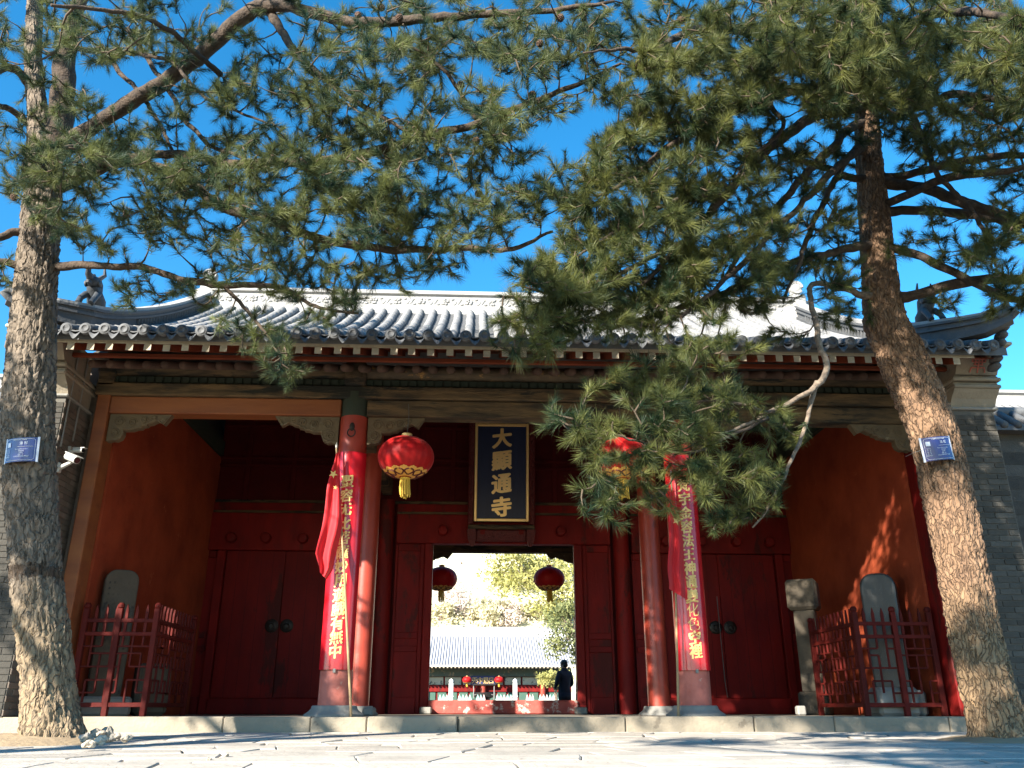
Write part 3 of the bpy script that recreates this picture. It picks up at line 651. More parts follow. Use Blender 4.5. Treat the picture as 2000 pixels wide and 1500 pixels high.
# door wall
YD = 15.4
dw = gp('transom_wall', MB().box(-5.28, 5.28, YD + .02, YD + .08, 3.40, 6.2), M['red_dark'])
for z in (3.60, 4.28, 4.42, 5.05, 5.7): gp('transom_rail', MB().cbox(-5.27, 5.27, YD - .03, YD + .02, z, z + .055, .006), M['old_wood'] if z < 3.7 else M['red_dark'], parent=dw)
for x in (-4.75, -3.9, -3.05, -1.55, -.95, .95, 1.55, 3.05, 3.9, 4.75): gp('transom_stile', MB().cbox(x - .045, x + .045, YD - .022, YD + .018, 3.66, 6.0, .006), M['red_dark'], parent=dw)
for (x0, x1) in ((-1.95, 1.95), (-5.27, -2.33), (2.33, 5.27)):
    gp('frieze_board', MB().cbox(x0, x1, YD - .05, YD + .05, 3.455, 3.597, .006), M['red'], parent=dw)
    gp('frieze_strip', MB().cbox(x0, x1, YD - .06, YD + .05, 3.405, 3.452, .006), M['old_wood'], parent=dw)
def peg(X, z, par):
    m = MB(); n = 8
    m.lathe([(.078, 0), (.092, .012), (.092, .10), (.078, .125), (.03, .135)], 12, (0, 0, 0)); m.v = [(X + x, YD - .10 - zz_, z + y) for x, y, zz_ in m.v]
    gp('door_peg', m, M['red'], 40, parent=par)
lin = gp('door_lintel', MB().cbox(-1.94, 1.94, YD - .10, YD + .10, 2.872, 3.40, .01), M['red'])
for X in (-1.10, -.39, .31, 1.03): peg(X, 3.09, lin)
for s in (-1, 1):
    j = gp('door_jamb', MB().cbox(min(s * 1.272, s * 1.42), max(s * 1.272, s * 1.42), YD - .09, YD + .09, -.003, 2.87, .012), M['red'])
    f = gp('fixed_panel', MB().box(min(s * 1.422, s * 1.95), max(s * 1.422, s * 1.95), YD + .0, YD + .05, -.003, 2.87), M['red'])
    for (z0, z1) in ((.0, .27), (1.0, 1.10), (1.22, 1.33), (2.74, 2.868)):
        gp('panel_rail', MB().cbox(min(s * 1.50, s * 1.90), max(s * 1.50, s * 1.90), YD - .035, YD - .002, z0, z1, .008), M['red'], parent=f)
    for (x0, x1) in ((1.424, 1.498), (1.902, 1.948)):
        gp('panel_stile', MB().cbox(min(s * x0, s * x1), max(s * x0, s * x1), YD - .04, YD - .002, .0, 2.866, .008), M['red'], parent=f)
    gp('pivot_stone', MB().cbox(min(s * 1.20, s * 1.40), max(s * 1.20, s * 1.40), YD - .35, YD - .12, -.003, .11, .02), M['plinth'])
    # side bay
    L2 = gp('door_lintel', MB().cbox(min(s * 2.33, s * 5.27), max(s * 2.33, s * 5.27), YD - .10, YD + .10, 2.725, 3.40, .01), M['red'])
    for X in (2.95, 3.60, 4.25, 4.86): peg(s * X, 2.93, L2)
    for (x0, x1) in ((2.70, 2.845), (4.955, 5.10)): gp('door_jamb', MB().cbox(min(s * x0, s * x1), max(s * x0, s * x1), YD - .09, YD + .09, -.003, 2.72, .012), M['red'])
    for (x0, x1) in ((2.33, 2.69), (5.11, 5.27)):
        f = gp('fixed_panel', MB().box(min(s * x0, s * x1), max(s * x0, s * x1), YD, YD + .05, -.003, 2.72), M['red'])
        for (z0, z1) in ((.0, .27), (1.0, 1.10), (1.22, 1.33), (2.6, 2.718)):
            gp('panel_rail', MB().cbox(min(s * x0, s * x1) + .02, max(s * x0, s * x1) - .02, YD - .035, YD - .002, z0, z1, .008), M['red'], parent=f)
    gp('door_sill', MB().cbox(min(s * 2.85, s * 4.95), max(s * 2.85, s * 4.95), YD - .14, YD + .10, -.003, .25, .012), M['red'])
    for q in (-1, 1):
        xa, xb = s * 3.9 + (q - 1) * .5 * 1.045 + .004, s * 3.9 + (q + 1) * .5 * 1.045 - .004
        d = gp('door_leaf', MB().cbox(xa, xb, YD - .02, YD + .05, .255, 2.72, .006), M['red'])
        for k in range(1, 5):
            xx = xa + (xb - xa) * k / 5; gp('board_joint', MB().box(xx - .004, xx + .004, YD - .0215, YD - .0195, .26, 2.71), M['red_dark'], parent=d)
        kn = MB(); kx = s * 3.9 + q * .13
        kn.lathe([(.115, 0), (.115, .012), (.09, .03), (.05, .035), (.045, .06), (.02, .065)], 20); kn.v = [(kx + x, YD - .021 - zz_, 1.43 + y) for x, y, zz_ in kn.v]
        kn.tube([(kx + .06 * math.sin(a), YD - .10, 1.40 - .06 * math.cos(a)) for a in np.linspace(0, 6.28, 18)], .009, 5, cap=False)
        gp('door_knocker', kn, M['iron'], 40, parent=d)
M['sill'] = mat('worn_red_stone_sill', (.40, .09, .07), (.28, .05, .04), 5, .8, .35, 22, c3=(.52, .44, .38), c3s=4.2, c3t=.56)
gp('threshold', MB().cbox(-1.27, 1.27, YD - .16, YD + .12, -.003, .22, .02), M['sill'])
cable = MB().tube([at(1400, 1165, YD - .12), at(1408, 1250, YD - .12), at(1416, 1330, YD - .12), at(1421, 1362, YD - .12)], .007, 5); gp('hanging_cable', cable, M['wire'])
# ------------------------------------------------------------------ name board
def glyph(ch, size, m, parent, loc, rot=(R(90), 0, 0), ext=.008, bold=.0, slant=.10, rough=.012, sx=1.0, name='character'):
    me = text_mesh(ch, size, ext, bold, slant, rough); me.name = name; me.materials.clear(); me.materials.append(m)
    if sx != 1.0:
        for v in me.vertices: v.co.x *= sx
    return link(name, me, parent, loc, rot)
SB = at(979, 1019, 15.2)
sign = thing('name_board', (SB.x, 15.2, SB.z), 'upright navy board with gold rim and four large gold characters above the doorway', 'sign', rot=(R(9), 0, 0))
W2, H = .50, 1.80
field = link('board', MB().box(-W2, W2, -.02, .05, 0, H).mesh('board', M['navy']), sign)
for (a, b, c, d) in ((-W2, -W2 + .055, 0, H), (W2 - .055, W2, 0, H), (-W2 + .056, W2 - .056, 0, .055), (-W2 + .056, W2 - .056, H - .055, H)):
    link('gold_rim', MB().cbox(a, b, -.05, .0, c, d, .01).mesh('gold_rim', M['gold']), sign)
for s in (-1, 1):
    f = MB(); f.cbox(min(s * .502, s * .61), max(s * .502, s * .61), -.09, .04, -.06, H + .05, .02)
    for k in range(14): f.tube([(s * .56 + .03 * math.cos(t + k), -.10, .05 + k * .127 + .045 * math.sin(t)) for t in np.linspace(0, 5, 9)], .016, 5)
    link('carved_frame', f.mesh('carved_frame', M['frame_red']), sign)
    h = MB(); h.prism([(s * .46, -.14), (s * .62, -.14), (s * .60, -.32), (s * .55, -.44), (s * .49, -.44), (s * .455, -.33)], -.12, -.02); link('hanger_bracket', h.mesh('hanger_bracket', M['frame_red']), sign)
link('ledge', MB().cbox(-.60, .60, -.16, .06, -.14, -.062, .015).mesh('ledge', M['old_wood']), sign)
link('lower_frame', MB().cbox(-.46, .46, -.06, .04, -.36, -.142, .02).mesh('lower_frame', M['frame_red']), sign)
for i, ch in enumerate('大顯通寺'):
    glyph(ch, .375, M['gold'], field, (.0, -.022, H - .27 - i * .42), bold=.016, slant=.13, rough=.014, ext=.004)

# ------------------------------------------------------------------ couplet boards round the columns, and flags
def couplet(s, text, label, ys_px, thin=()):
    t = thing('couplet_board', (s * CX, 10.7, 0), label, 'sign board', 'couplet boards on the front columns')
    z0, z1 = .51, 3.16; Rr = .203; A = R(66); n = 22
    m = MB(); vs = []
    for k, (rr) in enumerate((Rr, Rr + .014)):
        for zz_ in (z0, z1):
            for j in range(n): a = -A + 2 * A * j / (n - 1); vs.append((rr * math.sin(a), -rr * math.cos(a), zz_))
    f = []
    for j in range(n - 1):
        f += [(2 * n + j, 2 * n + j + 1, 3 * n + j + 1, 3 * n + j), (j + 1, j, n + j, n + j + 1), (n + j, 3 * n + j, 3 * n + j + 1, n + j + 1), (j, j + 1, 2 * n + j + 1, 2 * n + j)]
    f += [(0, 2 * n, 3 * n, n), (n - 1, 2 * n - 1, 4 * n - 1, 3 * n - 1)]
    b = link('board', m.add(vs, f).mesh('board', M['board_red']), t); smooth_angle(b, 40)
    link('clip', MB().box(-.015, .015, -.222, -.2, z0 - .035, z0 + .01).mesh('clip', M['plinth']), t)
    for i, ch in enumerate(text):
        zc = at(655 if s < 0 else 1335, ys_px[0] + (ys_px[1] - ys_px[0]) * i / (len(text) - 1), 10.5).z
        me = text_mesh(ch, .170, 0.0, .0065 if i not in thin else 0, .12, .012)
        for v in me.vertices:
            a = v.co.x * .95 / (Rr + .016) ; zz_ = v.co.y; rq = Rr + .0165 + v.co.z; v.co = Vector((rq * math.sin(a + s * .02), -rq * math.cos(a + s * .02), zc + zz_))
        me.materials.clear(); me.materials.append(M['gold_flat']); me.name = 'character'; link('character', me, b)
couplet(-1, '聖容无比菩薩妙用遊戲有無中', 'curved crimson board with gold characters on the left front column', (940, 1272))
couplet(1, '梵宇金容法王神通變化色空裡', 'curved crimson board with gold characters on the right front column', (948, 1272), thin=(9, 10))
def star(r, t=.004):
    pts = [(r * (1 if k % 2 == 0 else .4) * math.sin(k * math.pi / 5), r * (1 if k % 2 == 0 else .4) * math.cos(k * math.pi / 5)) for k in range(10)]
    return MB().prism(pts, -t, t)
def flag(label, top, bot, left, right, stars, s):
    pt, pb = at(*top, 10.40), at(*bot, 10.42)
    t = thing('flag_on_staff', (pb.x, pb.y, -.003), label, 'flag', 'flags leaning on the front columns')
    o_ = Vector((pb.x, pb.y, -.003))
    link('staff', MB().tube([Vector((pb.x, pb.y, 0)) - o_, (pb + pt) / 2 - o_ + Vector((.012, 0, 0)), pt - o_], [.015, .014, .011], 8).mesh('staff', M['staff']), t)
    link('finial', MB().lathe([(.006, 0), (.016, .02), (.012, .05), (.002, .085)], 8, tuple(pt - o_)).mesh('finial', M['white_plastic']), t)
    nu, nv = 22, 40; vs = []
    def ev(P, v):
        x = v * (len(P) - 1); i = min(int(x), len(P) - 2); f = x - i; return (P[i][0] + (P[i + 1][0] - P[i][0]) * f, P[i][1] + (P[i + 1][1] - P[i][1]) * f)
    for j in range(nv):
        v = j / (nv - 1); a, b = ev(left, v), ev(right, v)
        for i in range(nu):
            u = i / (nu - 1)
            Y = 10.36 - .035 * math.sin(u * 9.5 + v * 2.2) * (0.25 + v) - .05 * (1 - u) * v + .02 * mnoise.noise(Vector((u * 3, v * 5, s)))
            vs.append(at(a[0] + (b[0] - a[0]) * u + 1.2 * math.sin(v * 14 + s), a[1] + (b[1] - a[1]) * u, Y) - o_)
    c = link('cloth', MB().add(vs, [(j * nu + i, j * nu + i + 1, (j + 1) * nu + i + 1, (j + 1) * nu + i) for j in range(nv - 1) for i in range(nu - 1)]).mesh('cloth', M['flag']), t); c.data.shade_smooth()
    for (px, py, r, rot) in stars:
        p = at(px, py, 10.275) - o_; link('star', star(r).mesh('star', M['gold_flat']), c, p, (0, rot, R(12)))
flag('red flag hanging folded from a bamboo staff beside the left front column', (657, 876), (686, 1396),
     [(656, 884), (648, 915), (640, 950), (634, 990), (627, 1035), (617, 1080), (622, 1104), (624, 1118)], [(660, 884), (664, 930), (667, 980), (668, 1015), (664, 1050), (657, 1085), (650, 1112), (637, 1132)], [(651, 926, .055, .5), (655, 952, .03, .2)], 1.0)
flag('red flag hanging folded from a bamboo staff beside the right front column', (1311, 930), (1325, 1396),
     [(1308, 958), (1307, 1000), (1306, 1050), (1305, 1100), (1305, 1130), (1307, 1150)], [(1316, 958), (1324, 1000), (1332, 1050), (1337, 1100), (1340, 1140), (1343, 1172)], [(1321, 1017, .055, .3)], 2.0)

# ------------------------------------------------------------------ lanterns
def make_lantern(loc, r, label, hang, group, rz=0.0):
    t = thing('lantern', loc, label, 'lantern', group, rot=(0, 0, rz))
    h = r * .74; n = 96; prof = []
    for k in range(25):
        th = -math.pi / 2 + math.pi * k / 24
        rr = max(.16 * r, r * abs(math.cos(th)) ** .88 if abs(math.cos(th)) > 0 else 0); prof.append((rr, h * math.sin(th)))
    vs = []; fs = []
    for rr, z in prof:
        for j in range(n):
            a = 2 * math.pi * j / n; q = 1 - .014 * (1 - abs(math.sin(a * 12))) ** 3 * 1.5 ; vs.append((rr * q * math.cos(a), rr * q * math.sin(a), z))
    fs = [(i * n + j, i * n + (j + 1) % n, (i + 1) * n + (j + 1) % n, (i + 1) * n + j) for i in range(24) for j in range(n)] + [tuple(range(n - 1, -1, -1)), tuple(range(24 * n, 25 * n))]
    b = link('shade', MB().add(vs, fs).mesh('shade', M['lantern']), t); b.data.shade_smooth()
    link('collar', MB().lathe([(.17 * r, h * .97), (.19 * r, h * 1.0), (.19 * r, h * 1.16), (.15 * r, h * 1.18)], 20).mesh('collar', M['gold']), t)
    sk = MB(); vs = []; rows = 8
    for k in range(rows + 1):
        for j in range(n):
            a = 2 * math.pi * j / n; edge = -.76 + .085 * abs(math.sin(a * 7)) + .03 * abs(math.sin(a * 21))
            sn = -.985 + (edge + .985) * k / rows; th = math.asin(max(-1, sn)); rr = max(.16 * r, r * math.cos(th) ** .88) * 1.012
            vs.append((rr * math.cos(a), rr * math.sin(a), h * sn * 1.008))
    sk.add(vs, [(i * n + j, i * n + (j + 1) % n, (i + 1) * n + (j + 1) % n, (i + 1) * n + j) for i in range(rows) for j in range(n)])
    g = link('lace_skirt', sk.mesh('lace_skirt', M['gold_lace']), t)
    mo = MB()
    for k in range(10):
        a0 = 2 * math.pi * k / 10; c_ = .80
        for q in (0, 1):
            pts = []
            for u in np.linspace(0, 1, 8):
                a = a0 + (.05 + .26 * math.sin(u * math.pi) ** .7) * (1 if q else -1) * .9; sn = -.77 - .18 * u; th = math.asin(sn); rr = r * math.cos(th) ** .88 * 1.02; pts.append((rr * math.cos(a), rr * math.sin(a), h * sn * 1.012))
            mo.tube(pts, .011 * r / .36, 4, cap=False)
    link('lace_scroll', mo.mesh('lace_scroll', M['frame_red']), g)
    ts = MB(); rg_ = random.Random(4)
    ts.lathe([(.15 * r, -h * 1.0), (.19 * r, -h * 1.05), (.15 * r, -h * 1.12)], 14)
    for k in range(26):
        a = 2 * math.pi * k / 26; q = .16 * r * (.7 if k % 2 else 1); L = r * rg_.uniform(.52, .68)
        ts.tube([(q * math.cos(a), q * math.sin(a), -h * 1.08), (q * 1.1 * math.cos(a), q * 1.1 * math.sin(a), -h * 1.1 - L * .5), (q * 1.15 * math.cos(a) + .01, q * 1.15 * math.sin(a), -h * 1.1 - L)], [.008, .009, .007], 4)
    link('tassel', ts.mesh('tassel', M['tassel']), t)
    link('hanging_wire', MB().tube([(0, 0, h * 1.15), (.012, 0, h * 1.15 + hang * .6), (0, 0, h * 1.15 + hang)], .006, 5).mesh('hanging_wire', M['wire']), t)
    return t
a = at(793, 893, 10.5); make_lantern((a.x, 10.5, a.z), .36, 'large red silk lantern with gold skirt under the front beam beside the left column', .42, 'red silk lanterns of the gate')
a = at(1214, 896, 10.5); make_lantern((a.x, 10.5, a.z), .36, 'large red silk lantern half hidden by hanging pine needles beside the right column', .42, 'red silk lanterns of the gate', .4)
make_lantern((-1.22, 18.3, 2.665), .335, 'dark red lantern at the left edge of the bright doorway', .4, 'red silk lanterns of the gate')
make_lantern((1.075, 18.3, 2.68), .335, 'dark red lantern hanging in the right half of the bright doorway', .4, 'red silk lanterns of the gate', .3)

# ------------------------------------------------------------------ fences and steles in the porch
def fence(label, s, xc, xw, yf, yb, post_x):
    t = thing('lattice_fence', (s * xc, yf, 0), label, 'fence', 'red lattice fences in the porch'); off = (s * xc, yf, 0)
    def pc(name, mb): return part(name, mb, M['fence'], t, off=off)
    def run(axis, a, b, fixed, seed):
        rf = random.Random(seed)
        a, b = min(a, b), max(a, b)
        def bx(u0, u1, z0, z1, d=.018):
            return MB().cbox(u0, u1, fixed - d, fixed + d, z0, z1, .004) if axis == 'x' else MB().cbox(fixed - d, fixed + d, u0, u1, z0, z1, .004)
        for z0, z1 in ((.10, .15), (.90, .945), (1.055, 1.10)): pc('rail', bx(a, b, z0, z1, .021))
        n = max(3, round((b - a) / .125)); st_ = (b - a) / n
        for k in range(1, n):
            u = a + k * st_; w_ = .017
            pk = MB()
            poly_ = [(u - w_, .946), (u + w_, .946), (u + w_, 1.20), (u, 1.27), (u - w_, 1.20)]
            pk.prism(poly_, fixed - .011, fixed + .011, 'y' if axis == 'x' else 'x'); pc('picket', pk)
            z = .152; flip = k % 2
            segs = ((.152, .40), (.55, .90)) if flip else ((.26, .70), (.78, .90))
            for z0, z1 in segs: pc('lattice_bar', bx(u - .012, u + .012, z0, z1, .012))
        for q, z in enumerate((.26, .40, .55, .70, .78)):
            k = q % 2
            while k < n:
                u0 = a + k * st_; u1 = min(b, u0 + st_ * rf.choice((1, 2, 2, 3))); pc('lattice_bar', bx(u0, u1, z - .011, z + .011, .0105)); k += rf.choice((2, 3, 3))
    run('x', s * xc, s * xw, yf, 5 + int(s)); run('y', yf, yb, s * xc, 9 + int(s))
    for (px_, py_) in [(s * xc, yf), (s * xw, yf), (s * xc, yb)] + [(s * x, yf) for x in post_x]:
        p = MB().cbox(px_ - .032, px_ + .032, py_ - .032, py_ + .032, -.003, 1.22, .006)
        p.lathe([(.03, 1.22), (.042, 1.235), (.042, 1.26), (.025, 1.285)], 10, (px_, py_, 0)); pc('post', p)
fence('red wooden lattice fence with pointed pickets enclosing the stele at the left wall', -1, 4.36, 5.20, 10.75, 12.2, (4.80,))
fence('red wooden lattice fence with pointed pickets enclosing the dark stele at the right wall', 1, 4.25, 5.20, 10.75, 12.2, (4.74,))
def stele(name, label, x, y, w_, d_, h, m, rz, shoulder=.16, base=None, tilt=0):
    t = thing(name, (x, y, 0), label, 'stele', rot=(0, tilt, rz))
    pts = [(-w_ * .46, -.003), (w_ * .46, -.003), (w_ * .5, h * .5), (w_ * .5, h - shoulder)]
    for a in np.linspace(0, math.pi / 2, 6)[1:]: pts.append((w_ * .5 - shoulder + shoulder * math.cos(a), h - shoulder + shoulder * math.sin(a)))
    for a in np.linspace(math.pi / 2, math.pi, 6)[:-1]: pts.append((-w_ * .5 + shoulder + shoulder * math.cos(a), h - shoulder + shoulder * math.sin(a)))
    pts.append((-w_ * .5, h - shoulder)); pts.append((-w_ * .5, h * .5))
    b = MB().prism(pts, -d_ / 2, d_ / 2); o = link('slab', b.mesh('slab', M[m]), t)
    bv = o.modifiers.new('bevel', 'BEVEL'); bv.width = .025; bv.segments = 2; bv.limit_method = 'ANGLE'
    ins = MB(); nr = int(h / .075)
    for k in range(6):
        for j in range(4, nr - 2):
            if (k * 7 + j * 13) % 11 == 0: continue
            u = -w_ * .34 + k * w_ * .136; v = .12 + j * .072; ins.box(u - .014, u + .014 - ((k + j) % 3) * .004, -d_ / 2 - .0035, -d_ / 2 + .002, v, v + .030 + ((k * j) % 3) * .004)
    link('inscription', ins.mesh('inscription', M[m]), o)['kind'] = 'stuff'
    if base: link('base', MB().cbox(-base[0] / 2, base[0] / 2, -base[1] / 2, base[1] / 2, -.003, base[2], .03).mesh('base', M['plinth']), t)
    return t
a = at(235, 1112, 11.15)
stele('stele', 'tall grey round-shouldered stone stele behind the left lattice fence', a.x, 11.25, .40, .22, a.z, 'stele', R(28), .14, (.62, .5, .22))
a = at(1718, 1120, 11.25)
stele('stele', 'tall dark round-topped stone stele behind the right lattice fence', a.x, 11.35, .44, .30, a.z, 'stele_dark', R(-30), .17, (.72, .56, .30))
a = at(1585, 1132, 12.6)
t = thing('stele', (a.x - .12, 12.7, 0), 'grey stone pillar with a square inscribed head left of the right fence', 'stele', rot=(0, 0, R(-28)))
hz = a.z
link('shaft', MB().cbox(-.15, .15, -.15, .15, .30, hz - .44, .02).mesh('shaft', M['stele']), t)
hd = link('head', MB().cbox(-.22, .22, -.20, .20, hz - .44, hz, .04).mesh('head', M['stele']), t)
for k in range(4):
    for j in range(5): pass
ins = MB()
for k in range(5):
    for j in range(7):
        if 1 < k < 4 and 2 < j < 6: continue
        ins.box(-.17 + k * .075, -.135 + k * .075, -.206, -.199, hz - .40 + j * .052, hz - .37 + j * .052)
link('inscription', ins.mesh('inscription', M['stele']), hd)['kind'] = 'stuff'
link('base', MB().cbox(-.21, .21, -.21, .21, -.003, .31, .03).mesh('base', M['stele']), t)
a = at(1564, 1388, 11.9)
o = link('stone_block', MB().cbox(-.06, .06, -.06, .06, -.003, .12, .02).mesh('stone_block', M['plinth']), None, (a.x, 11.9, 0)); tag(o, 'small pale stone block at the foot of the square-headed pillar', 'stone')
a = at(1742, 1370, 11.0)
o = link('stone_pedestal', MB().cbox(-.26, .26, -.16, .16, -.003, .33, .04).mesh('stone_pedestal', M['plinth']), None, (a.x + .02, 10.98, 0)); tag(o, 'pale carved stone pedestal low behind the right lattice fence', 'stone')
a = at(140, 1275, 11.0)
o = link('stone_pedestal', MB().cbox(-.2, .2, -.2, .2, -.003, .62, .05).mesh('stone_pedestal', M['stele']), None, (-4.62, 11.62, 0), (0, 0, .5)); tag(o, 'grey stone pedestal in the left fenced corner', 'stone')

# ------------------------------------------------------------------ security cameras on the left pier
def sec_cam(label, base, arm, head, size, yaw, pitch, drop):
    t = thing('security_camera', base, label, 'camera', 'security cameras on the left pier')
    b = Vector(base)
    link('mount', MB().cbox(-.012, .03, -.035, .035, -.06, .06, .008).mesh('mount', M['white_plastic']), t)
    link('arm', MB().tube([(.02, 0, 0), Vector(arm) - b], [.03, .02], 8).mesh('arm', M['white_plastic']), t)
    hm = MB(); L, r_ = size
    hm.tube([(0, 0, 0), (L, 0, 0)], [r_, r_], 14); hm.box(-.01, L + .035, -r_ * 1.05, r_ * 1.05, r_ * .82, r_ * 1.06)
    h = link('housing', hm.mesh('housing', M['white_plastic']), t, Vector(head) - b, (0, pitch, yaw)); smooth_angle(h, 40)
    link('lens', MB().tube([(L - .002, 0, 0), (L + .006, 0, 0)], r_ * .84, 12).mesh('lens', M['black']), h)
    return t
b0 = at(116, 908, 10.30); X0_ = -5.58
sec_cam('white bullet security camera on a long arm low on the left brick pier', (X0_ + .014, 10.12, 2.80), (X0_ + .22, 10.0, 2.84), (X0_ + .16, 9.99, 2.91), (.20, .045), R(-28), R(22), 0)
sec_cam('small white security camera close above the larger one on the left pier', (X0_ + .014, 10.30, 3.06), (X0_ + .10, 10.27, 3.06), (X0_ + .09, 10.27, 3.065), (.12, .03), R(-12), R(3), 0)

# ------------------------------------------------------------------ far side: person, courtyard hall, hill
def make_person(loc, rz):
    t = thing('person', loc, 'person in dark navy jacket and black trousers standing beyond the doorway', 'person', rot=(0, 0, rz))
    V = []; E = []; Rd = []
    def add(p, r, par=None):
        V.append(p); Rd.append(r); i = len(V) - 1
        if par is not None: E.append((par, i))
        return i
    pel = add((0, 0, .95), (.165, .12)); wa = add((0, 0, 1.08), (.165, .12), pel); ch = add((0, -.01, 1.28), (.185, .125), wa); up = add((0, -.01, 1.42), (.15, .105), ch); nk = add((0, 0, 1.51), (.058, .058), up)
    h0 = add((0, .012, 1.57), (.072, .082), nk); h1 = add((0, .012, 1.64), (.078, .095), h0); add((0, .005, 1.71), (.052, .065), h1)
    add((0, .11, 1.615), (.014, .016), h1)
    for s in (-1, 1):
        sh = add((s * .19, -.01, 1.41), (.072, .07), up); el = add((s * .285, .0, 1.15), (.056, .056), sh); wr = add((s * .13, .20, 1.08), (.036, .036), el); hd = add((s * .06, .235, 1.07), (.03, .022), wr)
        for k in range(4): f1 = add((s * (.03 - .0), .25 + .004 * k, 1.10 - .02 * k), (.010, .010), hd); add((s * (-.01), .255 + .004 * k, 1.095 - .02 * k), (.009, .009), f1)
        add((s * .05, .262, 1.105), (.011, .011), hd)
        hp = add((s * .10, 0, .88), (.098, .10), pel); kn = add((s * .11, .01, .49), (.066, .068), hp); an = add((s * .115, -.015, .10), (.048, .05), kn); add((s * .12, .13, .04), (.042, .036), an)
    me = bpy.data.meshes.new('body'); me.from_pydata(V, E, []); o = link('body', me, t)
    sk = o.modifiers.new('skin', 'SKIN'); sk.use_smooth_shade = True
    for i, r in enumerate(Rd): me.skin_vertices[0].data[i].radius = r; me.skin_vertices[0].data[i].use_root = (i == 0)
    o.modifiers.new('sub', 'SUBSURF').levels = 2
    o.modifiers['sub'].render_levels = 2
    bpy.context.view_layer.update()
    dg = bpy.context.evaluated_depsgraph_get(); m2 = bpy.data.meshes.new_from_object(o.evaluated_get(dg)); o.modifiers.clear(); o.data = m2; m2.name = 'body'
    m2.materials.clear()
    for k in ('jacket', 'trousers', 'skin'): m2.materials.append(M[k])
    for p in m2.polygons:
        c = p.center; p.material_index = 1 if c.z < .86 else (2 if c.z > 1.525 or (c.y > .205 and .98 < c.z < 1.16 and abs(c.x) < .1) else 0)
    m2.shade_smooth()
    hr = MB(); hr.ball((0, -.005, 1.665), (.086, .10, .085), 14, 10); hr.ball((0, -.045, 1.61), (.078, .06, .06), 12, 8)
    h = link('hair', hr.mesh('hair', M['hair']), t); h.data.shade_smooth()
    cl = link('jacket_hem', MB().lathe([(.150, .80), (.185, .83), (.180, .96)], 24).mesh('jacket_hem', M['jacket']), t); cl.data.shade_smooth()
    cl.scale = (1.02, .78, 1)
    co = link('collar', MB().lathe([(.085, 1.47), (.075, 1.54)], 18, cap=False).mesh('collar', M['jacket']), t); co.data.shade_smooth()
    return t
pp = at(1103, 1365, 22.3); make_person((pp.x, 22.3, -.5), R(40))

# the hall across the courtyard
H0 = (-1.5, 62, -.5)
hall = thing('courtyard_hall', H0, 'low hall with grey ribbed tile roof across the courtyard seen through the doorway', 'building')
def hp_(name, mb, m, smooth=None, parent=None): return part(name, mb, m, parent or hall, smooth, off=H0 if parent is None else (0, 0, 0))
M['tile_far'] = mat('pale_grey_roof_tile', (.42, .41, .42), (.36, .355, .365), 2, .7)
M['far_green'] = mat('faded_green_paint', (.04, .10, .075), (.06, .11, .08), 3, .7)
M['far_frieze'] = mat('painted_frieze', (.10, .12, .10), (.06, .10, .085), 2.5, .8, c3=(.28, .22, .14), c3s=3, c3t=.58)
M['far_panel'] = mat('painted_picture_panel', (.50, .46, .34), (.42, .44, .36), 3, .8, c3=(.12, .13, .11), c3s=3.4, c3t=.56)
M['far_stone'] = mat('white_marble', (.72, .70, .66), (.62, .60, .56), 5, .7)
M['turq'] = mat('pale_turquoise_glaze', (.25, .55, .50), (.40, .62, .58), 5, .5)
M['pink'] = mat('pale_pink_glaze', (.62, .38, .36), (.70, .55, .50), 5, .5)
hx0, hx1 = -13.0, 6.6
def zh(Y): t_ = (Y - 60) / 5.0; return 2.86 + 2.30 * (.8 * t_ + .2 * t_ * t_)
hr_ = hp_('roof', MB().prism([(y, zh(y)) for y in (60, 61.5, 63, 64, 65)] + [(70, 2.86), (70, 2.7), (65, zh(65) - .15), (60, 2.74)], hx0, hx1, 'x'), M['tile_far'])
rows = MB()
k = 0; x = hx0 + .1
while x < hx1:
    rows.tube([(x, y, zh(y) + .02) for y in (59.97, 61.2, 62.5, 63.8, 64.9)], .062, 6); x += .19
o = hp_('roof_rows', rows, M['tile_far'], 60, hr_); o['kind'] = 'stuff'
hp_('main_ridge', MB().prism([(64.8, 5.05), (64.8, 5.70), (64.75, 5.76), (65.25, 5.76), (65.2, 5.70), (65.2, 5.05)], hx0, hx1, 'x'), M['tile_far'], parent=hr_)
re_ = MB(); x = hx0 + .1
while x < hx1:
    re_.box(x - .05, x + .05, 59.9, 60.6, 2.66, 2.76); x += .26
o = hp_('rafter_ends', re_, M['rafter_end'], parent=hr_); o['kind'] = 'stuff'
hw = hp_('wall', MB().box(hx0 + .3, hx1 - .3, 62.0, 62.3, -.5, 3.4), M['red'])
hp_('frieze', MB().box(hx0 + .3, hx1 - .3, 61.55, 61.75, 2.18, 2.80), M['far_frieze'])
hp_('lintel', MB().box(hx0 + .3, hx1 - .3, 61.85, 61.98, 1.20, 1.62), M['red'])
for x in np.arange(-12.2, 6.4, 4.11):
    cc = x + .05
    hp_('column', MB().lathe([(.20, -.5), (.19, 2.2)], 14, (cc, 61.65, 0)), M['red_column'], 50)
    for q in range(3):
        xa = cc + .25 + q * 1.24
        if xa + 1.1 < hx1 - .3: hp_('painted_panel', MB().cbox(xa, xa + 1.12, 61.9, 61.97, 1.64, 2.16, .03), M['far_panel'])
    for q in range(5):
        xa = cc + .26 + q * .74
        if xa + .62 < hx1 - .3: hp_('door_panel', MB().cbox(xa, xa + .60, 61.93, 61.99, .05, 1.16, .02), M['far_green'])
hp_('back_step', MB().box(hx0, hx1, 61.0, 69, -.5, -.1), M['plinth'])
pq = at(943, 1329, 61.2)
